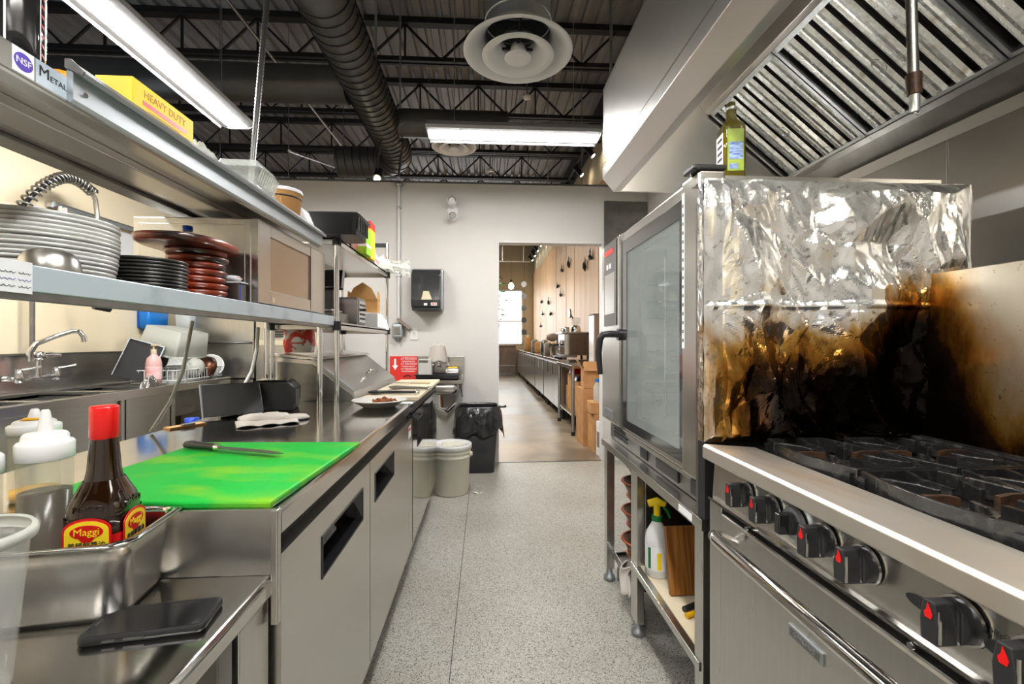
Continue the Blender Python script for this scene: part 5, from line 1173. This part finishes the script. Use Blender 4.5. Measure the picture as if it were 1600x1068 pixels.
mk('filling', MB().disc((0, 0, .042), .094, 28), 'paper_white', t, w=False)
os_ = T('oven_stand', 'stainless open stand carrying the combi oven', 'stand', (1.0, 1.77, 0))
mk('top', MB().box(.60, 1.39, 1.235, 2.32, .672, .705), 'steel_h', os_, bev=.002)
mk('top_sticker', MB().box(.5992, .60, 1.29, 1.38, .678, .699), 'paper_white', os_)
mk('post', MB().box(.61, .66, 1.245, 1.295, .06, .672), 'steel', os_, bev=.002)
mk('post', MB().box(.61, .64, 1.80, 1.875, .06, .672), 'steel', os_, bev=.002)
mk('post', MB().box(.61, .65, 2.255, 2.30, .06, .672), 'steel', os_, bev=.002)
for y in (1.245, 2.255): mk('post', MB().box(1.33, 1.37, y, y+.04, .06, .672), 'steel_dark', os_)
mk('lower_shelf', MB().box(.60, 1.37, 1.25, 1.85, .27, .296), 'steel_h', os_, bev=.002)
mk('shelf_paper', MB().box(.625, 1.30, 1.30, 1.80, .296, .2985), 'cream_board', os_)
mk('divider', MB().box(.66, 1.36, 1.835, 1.85, .296, .672), 'steel_dark', os_)
mk('back_panel', MB().box(1.35, 1.36, 1.25, 2.30, .296, .672), 'steel_dark', os_)
mk('adjuster_foot', MB().lathe([(.001, 0), (.03, 0), (.028, .02), (.016, .03), (.016, .06)], (.635, 1.27, 0), 16), 'alu', os_)
mk('adjuster_foot', MB().lathe([(.001, 0), (.03, 0), (.028, .02), (.016, .03), (.016, .06)], (.63, 1.84, 0), 16), 'alu', os_)
mk('adjuster_foot', MB().lathe([(.001, 0), (.03, 0), (.028, .02), (.016, .03), (.016, .06)], (.63, 2.275, 0), 16), 'alu', os_)
for y in (1.265, 2.275): mk('adjuster_foot', MB().lathe([(.001, 0), (.03, 0), (.028, .02), (.016, .03), (.016, .06)], (1.35, y, 0), 16), 'alu', os_)
mk('floor_label', MB().box(.6095, .61, 1.252, 1.288, .135, .16), 'paper_white', os_)
t = T('spray_bottle', 'white spray bottle with yellow trigger on the oven stand shelf', 'bottle', (.668, 1.735, .2987), 0)
mk('bottle', MB().lathe([(.001, 0), (.042, 0), (.046, .006), (.046, .13), (.040, .165), (.020, .20), (.015, .212)], n=30), 'white_plastic', t, w=False)
mk('liquid', MB().lathe([(.001, .002), (.041, .002), (.043, .008), (.043, .12), (.001, .12)], n=24), 'white_plastic', t, w=False)
lb = mk('label', MB().add([(.0464*math.cos(R(a)), .0464*math.sin(R(a)), z) for z in (.03, .12) for a in range(170, 291, 10)], [(i, i+1, i+14, i+13) for i in range(12)]), 'paper_white', t, w=False)
mk('label_green', MB().add([(.0467*math.cos(R(a)), .0467*math.sin(R(a)), z) for z in (.035, .115) for a in range(205, 221, 5)], [(i, i+1, i+5, i+4) for i in range(3)]), 'green', t, w=False)
mk('label_yellow', MB().add([(.0467*math.cos(R(a)), .0467*math.sin(R(a)), z) for z in (.035, .10) for a in range(250, 271, 5)], [(i, i+1, i+6, i+5) for i in range(4)]), 'yellow', t, w=False)
mk('collar', MB().cyl((0, 0, .208), (0, 0, .228), .020, n=18), 'green', t, w=False)
mk('spray_head', MB().tube([(0, 0, .226), (0, 0, .262), (-.004, .0, .278)], [.013, .013, .016], 12).tube([(.030, -.01, .272), (0, 0, .281), (-.03, .012, .270)], [.010, .0165, .014], 12), 'yellow', t, w=False)
mk('trigger', MB().tube([(.022, -.008, .265), (.038, -.013, .245), (.045, -.016, .222)], [.006, .006, .005], 8), 'green', t, w=False)
t = T('wooden_board', 'scorched wooden board leaning on the stand shelf', 'board', (.775, 1.575, .2987), 0)
mk('board', MB().obox((0, .03, .115), (.24, .02, .23), Matrix.Rotation(R(-12), 3, 'X')), 'wood_board', t, w=False, bev=.003)
mk('band', MB().obox((0, .017, .012), (.222, .024, .02), Matrix.Rotation(R(-12), 3, 'X')), 'iron', t, w=False)
t = T('dark_pot', 'dark cooking pot behind the wooden board on the stand', 'pot', (1.0, 1.68, .2987))
mk('pot_body', MB().lathe([(.001, 0), (.12, 0), (.13, .01), (.135, .17), (.14, .175)], n=32), 'iron', t, w=False)
mk('pot_rim', MB().lathe([(.138, .172), (.146, .176), (.138, .182)], n=32), 'brown_tray', t, w=False)
t = T('utility_knife', 'brass and black utensils lying in front of the wooden board', 'utensil', (.72, 1.47, .2987), 20)
mk('brass_handle', MB().tube([(-.07, 0, .01), (0, 0, .011), (.07, .01, .01)], .009, 8), 'mustard', t, w=False)
mk('black_handle', MB().tube([(-.05, .03, .01), (.06, .04, .01)], .010, 8), 'black_plastic', t, w=False)
# dolly with a column of brown trays in the left bay
dl = T('tray_dolly', 'small wheeled chrome dolly under the oven stand', 'dolly', (.78, 2.08, 0))
mk('deck', MB().box(.64, .95, 1.92, 2.235, .125, .14), 'steel_dark', dl)
mk('deck_rim', MB().tube([(.64, 1.92, .15), (.95, 1.92, .15), (.95, 2.235, .15), (.64, 2.235, .15), (.64, 1.92, .15)], .01, 8), 'chrome', dl)
for x, y in ((.67, 1.96), (.67, 2.19), (.91, 1.96), (.91, 2.19)):
    w_ = mk('caster', MB().cyl((x-.013, y, .05), (x+.013, y, .05), .05, n=20), 'chrome', dl); mk('caster_tyre', MB().lathe([(.047, -.012), (.052, -.01), (.052, .01), (.047, .012)], (x, y, .052), 20, M=Matrix.Rotation(R(90), 3, 'Y')), 'rubber', w_)
    mk('caster_fork', MB().box(x-.018, x+.018, y-.012, y+.012, .09, .126), 'chrome', w_)
N = 7; me = None
for i in range(N):
    k = N-1-i; lab = 'shiny brown ring mould, ' + nth(i, N) + ' the column on the dolly'
    loc = (.77+.012*(-1)**k, 2.10, .1405+k*.068)
    if me is None:
        me = T('brown_mould', lab, 'mould', loc, 0, 'column of brown moulds')
        mk('wall', MB().lathe([(.001, 0), (.075, 0), (.085, .012), (.105, .05), (.112, .064), (.108, .066), (.08, .02), (.001, .012)], n=28), 'brown_tray', me, w=False)
        mk('rim', MB().lathe([(.108, .060), (.118, .063), (.116, .067), (.107, .067)], n=28), 'copper', me, w=False)
    else: dup(me, None, loc, 0, label=lab)
one('rag', 'dirty pale rag hanging over the dolly edge by the stand post', 'rag', MB().grid(lambda u, v: (.02*math.sin(8*u)-.01*v, (u-.5)*.08+.02*math.sin(5*v), .02-.11*v+.01*math.sin(9*u)), 14, 12), 'cloth', (.622, 1.99, .17), solid=.004)
bpy.data.objects['rag'].location = (.618, 1.96, .20)
# olive oil bottle on the oven top
ob = T('oil_bottle', 'square green olive oil bottle standing on the combi oven', 'bottle', (.765, 1.375, 1.6905), -8)
mk('bottle_glass', MB().lathe([(.001, 0), (.031, 0), (.034, .004), (.034, .165), (.031, .178), (.022, .19)], n=40, ex=7).lathe([(.022, .19), (.0145, .203), (.013, .235)], n=28, ex=3), 'olive_glass', ob, w=False)
mk('oil', MB().lathe([(.001, .004), (.029, .004), (.0305, .15), (.001, .15)], n=24, ex=7), 'mustard', ob, w=False)
mk('neck_ring', MB().lathe([(.0135, .228), (.0165, .229), (.0165, .238), (.0135, .240)], n=20), 'galv', ob, w=False)
mk('pourer', MB().lathe([(.0135, .238), (.0125, .252), (.006, .256), (.001, .256)], n=18), 'olive_glass', ob, w=False)
mk('front_label', MB().box(-.024, .024, -.0352, -.0342, .03, .158), 'label_green', ob, w=False)
mk('label_text_block', MB().box(-.019, .021, -.0357, -.0352, .065, .118), 'label_blue', ob, w=False)
mk('label_foot', MB().box(-.019, .006, -.0357, -.0352, .036, .052), 'label_blue', ob, w=False)
mk('side_label', MB().box(-.0352, -.0342, -.026, .026, .02, .15), 'paper_white', ob, w=False)
for k in range(6): mk('print_line', MB().box(-.0357, -.0352, -.02, .015, .03+k*.02, .038+k*.02), 'ink', ob, w=False)

# ================================================================ exhaust hood
hd = T('exhaust_hood', 'large stainless exhaust canopy over oven and range', 'hood', (1.1, 1.0, 1.95))
HF, HN = 2.29, -.35
mk('front_panel', MB().prism([(.60, 2.08), (.60, 2.47), (.615, 2.47), (.615, 2.08)], 'y', HN, HF), 'steel_wall', hd, bev=.002)
mk('front_lip', MB().prism([(.598, 2.085), (.598, 2.03), (.655, 1.965), (.69, 1.965), (.69, 1.985), (.66, 1.985), (.615, 2.04), (.615, 2.085)], 'y', HN, HF), 'steel_wall', hd, bev=.002)
mk('end_panel', MB().prism([(.60, 2.03), (.655, 1.967), (1.632, 1.967), (1.632, 2.47), (.60, 2.47)], 'y', HF-.012, HF), 'steel_wall', hd)
mk('roof', MB().box(.60, 1.632, HN, HF, 2.47, 2.485), 'steel', hd)
mk('inner_ceiling', MB().box(.615, 1.12, HN, HF-.012, 2.452, 2.468), 'steel', hd)
mk('filter_header', MB().prism([(1.075, 2.452), (1.12, 2.452), (1.17, 2.385), (1.15, 2.365), (1.125, 2.375)], 'y', HN, HF-.012), 'steel_wall', hd, bev=.002)
mk('grease_trough', MB().prism([(1.545, 2.035), (1.56, 2.012), (1.632, 1.945), (1.632, 2.06), (1.60, 2.06)], 'y', HN, HF-.012), 'steel_dark', hd, bev=.002)
mk('trough_edge', MB().bar((1.552, HN, 2.037), (1.552, HF-.012, 2.037), .012, .012), 'steel_mirror', hd)
mk('trough_lower', MB().prism([(1.60, 1.945), (1.632, 1.915), (1.632, 1.955)], 'y', HN, HF-.012), 'steel_wall', hd)
pb = mk('warning_plate', MB().box(.5985, .60, 2.225, 2.275, 2.085, 2.175), 'yellow', hd)
for k in range(4): mk('print_line', MB().box(.598, .5985, 2.23, 2.27, 2.095+k*.02, 2.105+k*.02), 'red' if k % 2 else 'ink', pb)
mk('hanger_rod', MB().cyl((.63, 2.25, 2.48), (.63, 2.25, 5.0), .008, n=8), 'steel_dark', hd)
mk('hanger_rod', MB().cyl((1.55, 2.25, 2.48), (1.55, 2.25, 5.0), .008, n=8), 'steel_dark', hd)
mk('lip_seam', MB().box(.597, .5985, HN, HF, 2.083, 2.088), 'steel_dark', hd)
# grease filters: five leaning panels of baffles
p_lo = Vector((1.560, 0, 2.040)); p_hi = Vector((1.155, 0, 2.372)); sl = p_hi-p_lo; SLn = sl.length; e2 = sl.normalized(); e3 = Vector((-e2.z, 0, e2.x))
if e3.z > 0: e3 = -e3
WF = .505
f0 = None
fl = ['at the far end by the oil bottle', 'second from the far end', 'in the middle of the row', 'fourth from the far end', 'nearest the camera']
for i in range(5):
    ylo = HF-.02-(i+1)*WF
    lab = 'galvanised baffle grease filter ' + fl[i] + ' of the hood'
    if f0 is None:
        t = T('grease_filter', lab, 'filter', (p_lo.x, ylo, p_lo.z), 0, 'grease filters'); f0 = t
        Mf = Matrix(((0, e2.x, e3.x), (1, 0, 0), (0, e2.z, e3.z)))   # local: x along hood, y up the slope, z out
        def loc_mesh(mb): mb.v = [tuple(Mf @ Vector(p)) for p in mb.v]; return mb
        mk('frame', loc_mesh(MB().box(0, WF-.006, 0, .02, -.02, .012).box(0, WF-.006, SLn-.02, SLn, -.02, .012).box(0, .012, 0, SLn, -.02, .012).box(WF-.018, WF-.006, 0, SLn, -.02, .012)), 'galv', t, w=False)
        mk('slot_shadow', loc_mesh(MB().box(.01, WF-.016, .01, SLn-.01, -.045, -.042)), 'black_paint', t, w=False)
        for k in range(6):
            x0 = .018+k*.079
            mk('baffle', loc_mesh(MB().prism([(x0, -.006), (x0+.010, .006), (x0+.018, .010), (x0+.024, .005), (x0+.031, .005), (x0+.037, .010), (x0+.046, .006), (x0+.056, -.006), (x0+.052, -.010), (x0+.004, -.010)], 'y', .012, SLn-.012)), 'galv_dirty', t, w=False)
            if k < 5: mk('back_baffle', loc_mesh(MB().prism([(x0+.046, -.034), (x0+.088, -.034), (x0+.088, -.038), (x0+.046, -.038)], 'y', .012, SLn-.012)), 'steel_dark', t, w=False)
        mk('pull_ring', loc_mesh(MB().tube([(.26+.02*math.cos(a), SLn*.42+.028*math.sin(a), .014) for a in [2*PI*j/20 for j in range(21)]], .002, 6)), 'chrome', t, w=False)
    else: dup(f0, None, (p_lo.x, ylo, p_lo.z), 0, label=lab)
hl = T('hood_fill_lamp', 'added fill lamp inside the near end of the hood', 'lamp', (.87, .12, 2.30))  # added out of view to brighten the range, foil and filters
mk('globe', MB().lathe([(.001, -.10), (.04, -.085), (.058, -.04), (.055, .02), (.045, .05)], (.87, .12, 2.36), 20), 'hood_fill_glow', hl)
mk('fitting', MB().lathe([(.05, .05), (.06, .055), (.065, .09), (.001, .092)], (.87, .12, 2.36), 20), 'galv', hl)
t = T('fire_nozzle', 'rusty fire-suppression nozzle pipe hanging inside the hood', 'nozzle', (1.13, 1.13, 1.83))
a, b = Vector((1.105, 1.13, 2.452)), Vector((1.142, 1.15, 1.905))
mk('drop_pipe', MB().cyl(a, b, .0125, n=14), 'steel_dark', t)
mk('rusty_union', MB().cyl(b+Vector((0, 0, .01)), b+Vector((.003, 0, -.045)), .018, .016, 8), 'iron_rust', t)
mk('nozzle_tip', MB().cyl(b+Vector((.003, 0, -.045)), b+Vector((.006, .002, -.09)), .012, .011, 12), 'galv', t)
mk('blow_off_cap', MB().tube([b+Vector((.006, .002, -.09)), b+Vector((.012, .0, -.098)), b+Vector((.015, 0, -.088))], .004, 6), 'chrome', t)
# ================================================================ front room beyond the doorway
def steel_unit(label, y0, y1, nd, hm='black_paint'):
    t = T('undercounter_fridge', label, 'fridge', (1.45, (y0+y1)/2, 0))
    mk('body', MB().box(1.17, 1.79, y0, y1, .15, .89), 'steel', t, bev=.004)
    mk('worktop', MB().box(1.115, 1.795, y0, y1, .89, .93), 'steel_top', t, bev=.003)
    w = (y1-y0)/nd
    for k in range(nd):
        d = mk('door', MB().box(1.135, 1.17, y0+k*w+.008, y0+(k+1)*w-.008, .17, .86), 'steel_h', t, bev=.003)
        mk('handle', MB().box(1.128, 1.136, y0+k*w+.04, y0+k*w+.07, .66, .82), hm, d)
    for y in (y0+.08, y1-.08):
        for x in (1.21, 1.74): mk('leg', MB().cyl((x, y, 0), (x, y, .15), .03, .022, 12), 'black_plastic', t)
steel_unit('steel undercounter fridge next to the open table in the front room', 6.95, 8.75, 3)
steel_unit('steel undercounter fridge, second along the panelled wall', 8.85, 10.3, 2, 'alu')
steel_unit('steel undercounter fridge, third along the panelled wall', 10.4, 12.9, 4)
steel_unit('steel undercounter fridge at the window end of the panelled wall', 13.0, 16.3, 4)
t = T('open_work_table', 'stainless open-legged work table nearest the doorway', 'table', (1.45, 6.3, 0))
mk('tabletop', MB().box(1.095, 1.795, 5.70, 6.93, .86, .90), 'steel_top', t, bev=.003)
mk('undershelf', MB().box(1.12, 1.77, 5.78, 6.85, .24, .26), 'steel_h', t)
for x in (1.125, 1.76):
    for y in (5.78, 6.86):
        l = mk('leg', MB().cyl((x, y, .04), (x, y, .86), .021, n=14), 'alu', t); mk('foot', MB().cyl((x, y, 0), (x, y, .05), .027, n=12), 'black_plastic', l)
for i, (y, sx, h, m, lab) in enumerate(((5.98, .3, .42, 'cardboard', 'open cardboard carton at the near end under the work table'), (6.35, .34, .50, 'kraft', 'taller tan carton in the middle under the work table'), (6.66, .26, .30, 'cardboard', 'small carton at the far end under the work table'))):
    carton('storage_carton', lab, (1.36, y, .2602), (sx, .28, h), m, 3*i)
one('red_cloth', 'red bag stuffed on the tall carton under the work table', 'bag', crumple(12, 12, .2, .2, .09, 31.0), 'red', (1.28, 6.33, .765))
one('black_sack', 'black bag hanging over the near carton under the work table', 'bag', crumple(12, 12, .2, .2, .10, 32.0), 'bag_black', (1.30, 6.02, .685))
# cardboard boxes by the doorway
def cbox(label, loc, sz, rz=0, m='cardboard', flaps=False, mark=None):
    t = T('cardboard_box', label, 'box', loc, rz); a, b, h = sz
    mk('carton', MB().box(-a/2, a/2, -b/2, b/2, 0, h), m, t, w=False, bev=.003)
    mk('tape', MB().box(-.025, .025, -b/2-.0008, b/2+.0008, h-.10, h+.0008), 'kraft', t, w=False)
    if flaps:
        mk('flap', MB().obox((-a/2-.03, 0, h+.05), (.004, b, .13), Matrix.Rotation(R(-28), 3, 'Y')), m, t, w=False)
        mk('flap', MB().obox((0, -b/2-.03, h+.04), (a, .004, .12), Matrix.Rotation(R(-30), 3, 'X')), m, t, w=False)
    if mark: mk('print_block', MB().box(-a/2-.001, -a/2, -b*.3, b*.3, h*.25, h*.7), mark, t, w=False)
cbox('tall brown cardboard box standing at the table leg', (1.27, 5.36, 0), (.30, .34, .66), 2)
cbox('short cardboard box on the tall one by the table leg', (1.29, 5.34, .6615), (.28, .3, .22), -6, flaps=True)
cbox('cardboard box with open lid in the middle of the doorway pile', (1.30, 4.99, 0), (.26, .26, .42), 4, mark='kraft')
cbox('flat cardboard box lying on the middle box of the pile', (1.29, 4.99, .4215), (.28, .26, .12), -3)
cbox('white printed carton standing nearest the doorway jamb', (1.27, 4.755, 0), (.16, .12, .36), 6, 'paper_white', mark='wood_grey')
t = T('plastic_bottle', 'clear bottle with blue label on the flat box', 'bottle', (1.24, 4.98, .5425))
mk('bottle', MB().lathe([(.001, 0), (.04, 0), (.042, .005), (.042, .16), (.02, .20), (.018, .22)], n=20), 'frost_plastic', t, w=False)
mk('cap', MB().cyl((0, 0, .215), (0, 0, .25), .022, n=14), 'blue', t, w=False)
one('blue_bag', 'blue plastic bag tucked on the doorway boxes', 'bag', crumple(10, 10, .10, .12, .16, 41.0), 'dark_blue', (1.33, 4.90, .5425))
# countertop things
t = T('tall_cabinet_box', 'tall grey-brown wooden cabinet box on the near work table', 'cabinet', (1.60, 6.05, .9005))
mk('side_panels', MB().box(-.16, .16, -.13, .13, 0, .66), 'wood_grey', t, w=False, bev=.003)
mk('white_front', MB().box(-.175, -.161, -.13, .13, 0, .65), 'white_gloss', t, w=False)
mk('top_cap', MB().box(-.18, .17, -.14, .14, .66, .675), 'wood_grey', t, w=False)
t = T('espresso_machine', 'polished chrome espresso machine on the front room counter', 'coffee machine', (1.42, 7.25, .9305))
mk('body', MB().box(-.20, .22, -.28, .28, .06, .40), 'steel_mirror', t, w=False, bev=.012)
mk('cup_tray', MB().box(-.24, .24, -.30, .30, .40, .425), 'steel', t, w=False, bev=.004)
mk('drip_tray', MB().box(-.26, .0, -.28, .28, .03, .06), 'steel_dark', t, w=False)
for y in (-.14, .14):
    g = mk('group_head', MB().cyl((-.22, y, .30), (-.22, y, .24), .04, n=16), 'chrome', t, w=False); mk('portafilter', MB().tube([(-.22, y, .23), (-.36, y, .22)], .014, 8), 'black_plastic', g, w=False)
mk('steam_wand', MB().tube([(-.22, -.26, .32), (-.27, -.28, .28), (-.28, -.29, .10)], .007, 8), 'chrome', t, w=False)
for x in (-.17, .18):
    for y in (-.24, .24): mk('foot', MB().cyl((x, y, 0), (x, y, .06), .02, n=10), 'black_plastic', t, w=False)
t = T('coffee_grinder', 'coffee grinder with round hopper on the espresso machine', 'grinder', (1.46, 7.25, 1.356))
mk('hopper', MB().lathe([(.03, .10), (.07, .14), (.075, .22), (.06, .235), (.001, .24)], n=24), 'clear_plastic', t, w=False)
mk('motor_body', MB().lathe([(.001, 0), (.08, 0), (.085, .01), (.07, .09), (.05, .11), (.001, .112)], n=24), 'chrome', t, w=False)
mk('dial', MB().cyl((-.09, 0, .30), (-.11, 0, .30), .075, n=24), 'steel_dark', t, w=False)
mk('dial_stem', MB().cyl((-.05, 0, .22), (-.09, 0, .30), .012, n=8), 'steel_dark', t, w=False)
t = T('milk_pitcher', 'round metal pitcher upside down beside the grinder', 'pitcher', (1.34, 7.47, 1.356))
mk('cup', MB().lathe([(.05, 0), (.055, .06), (.045, .09), (.001, .092)], n=20), 'steel', t, w=False)
mk('handle', MB().tube([(-.05, 0, .02), (-.085, 0, .03), (-.085, 0, .07), (-.05, 0, .075)], .006, 6), 'steel', t, w=False)
t = T('mixing_bowl', 'dark steel mixing bowl left of the espresso machine', 'bowl', (1.28, 7.9, .9305))
mk('bowl', MB().lathe([(.001, 0), (.07, 0), (.11, .05), (.125, .13), (.122, .21), (.127, .215), (.118, .213), (.118, .13), (.10, .05), (.06, .008), (.001, .008)], n=30), 'steel_dark', t, w=False)
mk('handle', MB().tube([(-.12, 0, .16), (-.16, 0, .14), (-.15, 0, .08), (-.11, 0, .07)], .007, 6), 'chrome', t, w=False)
t = T('stand_mixer', 'grey-brown stand mixer farther along the counter', 'mixer', (1.42, 9.0, .9305))
mk('base', MB().box(-.12, .20, -.11, .11, 0, .06), 'wood_grey', t, w=False, bev=.02)
mk('column', MB().box(.06, .19, -.08, .08, .05, .30), 'wood_grey', t, w=False, bev=.02)
mk('head', MB().lathe([(.001, -.22), (.05, -.21), (.08, -.12), (.09, .05), (.08, .17), (.001, .19)], (.02, 0, .36), 24, M=Matrix.Rotation(R(90), 3, 'Y')), 'wood_grey', t, w=False)
mk('bowl', MB().lathe([(.001, 0), (.06, .0), (.10, .08), (.105, .17)], (-.06, 0, .06), 24), 'steel', t, w=False)
for i, (y, h, m, lab) in enumerate(((8.35, .24, 'white_gloss', 'white jar on the counter between bowl and mixer'), (8.55, .30, 'kraft', 'tan canister beside the white jar'), (9.6, .28, 'wood_grey', 'grey-brown canister past the stand mixer'), (10.2, .34, 'steel_dark', 'dark wire basket jar past the grey-brown canister'), (11.4, .3, 'kraft', 'tan paper bag far along the counter'), (12.2, .36, 'wood_grey', 'brown knife block far along the counter'), (14.2, .5, 'kraft', 'wooden crate at the window end of the counter'))):
    t = T('canister', lab, 'canister', (1.34, y, .9305))
    mk('body', MB().lathe([(.001, 0), (.085, 0), (.09, .01), (.09, h*.8), (.07, h*.86), (.001, h*.87)], n=20, ex=4 if m in ('kraft', 'wood_grey') else 2), m, t, w=False)
    mk('lid', MB().lathe([(.06, h*.86), (.062, h*.93), (.02, h*.95), (.001, h)], n=16), 'wall_beige', t, w=False)
t = T('end_cabinet', 'grey wood cabinet under the bright window of the front room', 'cabinet', (0, 16.7, 0))
mk('carcass', MB().box(-3.0, 1.1, 16.4, 16.97, .12, 1.05), 'wood_grey', t)
mk('top', MB().box(-3.0, 1.1, 16.36, 16.97, 1.05, 1.09), 'wood_grey', t, bev=.003)
mk('plinth', MB().box(-3.0, 1.1, 16.45, 16.97, 0, .12), 'steel_dark', t)
mk('rail', MB().box(-3.0, 1.1, 16.385, 16.40, .34, .37), 'alu', t)
for x in (-2.1, -1.1, -.1, .55): mk('door_gap', MB().box(x, x+.012, 16.392, 16.40, .38, 1.05), 'black_paint', t)
# birds on the panelled wall
bird = None
bl = [(7.55, 2.62), (8.0, 2.55), (9.55, 2.85), (10.4, 2.85), (10.55, 2.30), (11.0, 2.55), (12.6, 2.30), (12.2, 1.95), (14.2, 2.45), (13.9, 2.05), (14.4, 1.7)]
for i, (y, z) in enumerate(bl):
    lab = 'small black bird ornament on the wood panels, ' + ('nearest to the doorway' if i == 0 else ('farthest from the doorway' if i == 10 else ORD[i] + ' from the doorway'))
    if bird is None:
        bird = T('bird_ornament', lab, 'ornament', (1.77, y, z), 0, 'bird ornaments')
        mk('bird_body', MB().tube([(0, -.09, -.05), (-.01, -.03, -.02), (-.01, .03, .02), (0, .07, .06)], [.008, .035, .03, .012], 10), 'black_paint', bird, w=False)
        mk('wing', MB().prism([(-.03, 0), (.04, .02), (.09, .14), (.02, .10), (-.02, .16)], 'x', -.012, -.004), 'black_paint', bird, w=False)
        mk('pin', MB().cyl((0, 0, 0), (.032, 0, 0), .005, n=6), 'black_paint', bird, w=False)
    else: dup(bird, None, (1.77, y, z), 0, label=lab).rotation_euler = (R(random.uniform(-60, 60)), 0, 0)
t = T('disc_garland', 'string of five small grey discs hanging before the far window edge', 'ornament', (1.38, 16.0, 1.5))
mk('cord', MB().cyl((0, 0, 0), (0, 0, 3.5), .004, n=6), 'black_paint', t, w=False)
for i in range(5): mk('disc', MB().cyl((0, 0, .05+.42*i), (-.02, -.06, .05+.42*i), .10, n=18), 'steel_dark', t, w=False)
t = T('potted_plant', 'leafy hanging plant with pink flowers beside the bright window', 'plant', (.14, 12.3, 1.75))
for k in range(90):
    a = random.uniform(0, 6.28); z = random.uniform(.0, 1.25); r = random.uniform(.06, .36)*(1-.35*abs(z-.6))
    ctr = Vector((.10+r*math.cos(a), r*math.sin(a), z)); d = Vector((math.cos(a), math.sin(a), random.uniform(-.6, .4))).normalized(); s = d.orthogonal().normalized()*.04
    mk('leaf', MB().add([ctr-d*.07, ctr+s, ctr+d*.09, ctr-s], [(0, 1, 2, 3)]), 'leaf' if k % 11 else 'flower', t, w=False)
mk('stem', MB().tube([(.10, 0, -.1), (.08, 0, .5), (.1, 0, 1.2), (.1, 0, 3.25)], .015, 6), 'wood_grey', t, w=False)
mk('pot', MB().lathe([(.001, -.3), (.12, -.3), (.16, -.05), (.15, -.05)], (.10, 0, 0), 18), 'wood_grey', t, w=False)
t = T('pendant_lamp', 'glowing bare bulb pendant near the window end', 'lamp', (.72, 12.6, 2.75))
mk('bulb', MB().lathe([(.001, -.10), (.06, -.06), (.075, 0), (.05, .06), (.02, .10)], n=18), 'spot_glow', t, w=False)
mk('socket', MB().cyl((0, 0, .09), (0, 0, .17), .03, n=12), 'black_metal', t, w=False)
mk('cord', MB().cyl((0, 0, .17), (0, 0, 2.25), .005, n=6), 'black_metal', t, w=False)
t = T('pipe_trellis', 'white pipe trellis hanging near the front room ceiling', 'trellis', (.6, 12, 3.8))
for z in (3.5, 4.2): mk('cross_bar', MB().cyl((-1.5, 13, z), (1.3, 13, z), .014, n=8), 'white_paint', t)
for x in (-.9, -.1, .5, 1.1): mk('drop_bar', MB().cyl((x, 13, 3.5), (x, 13, 5.0), .012, n=8), 'white_paint', t)
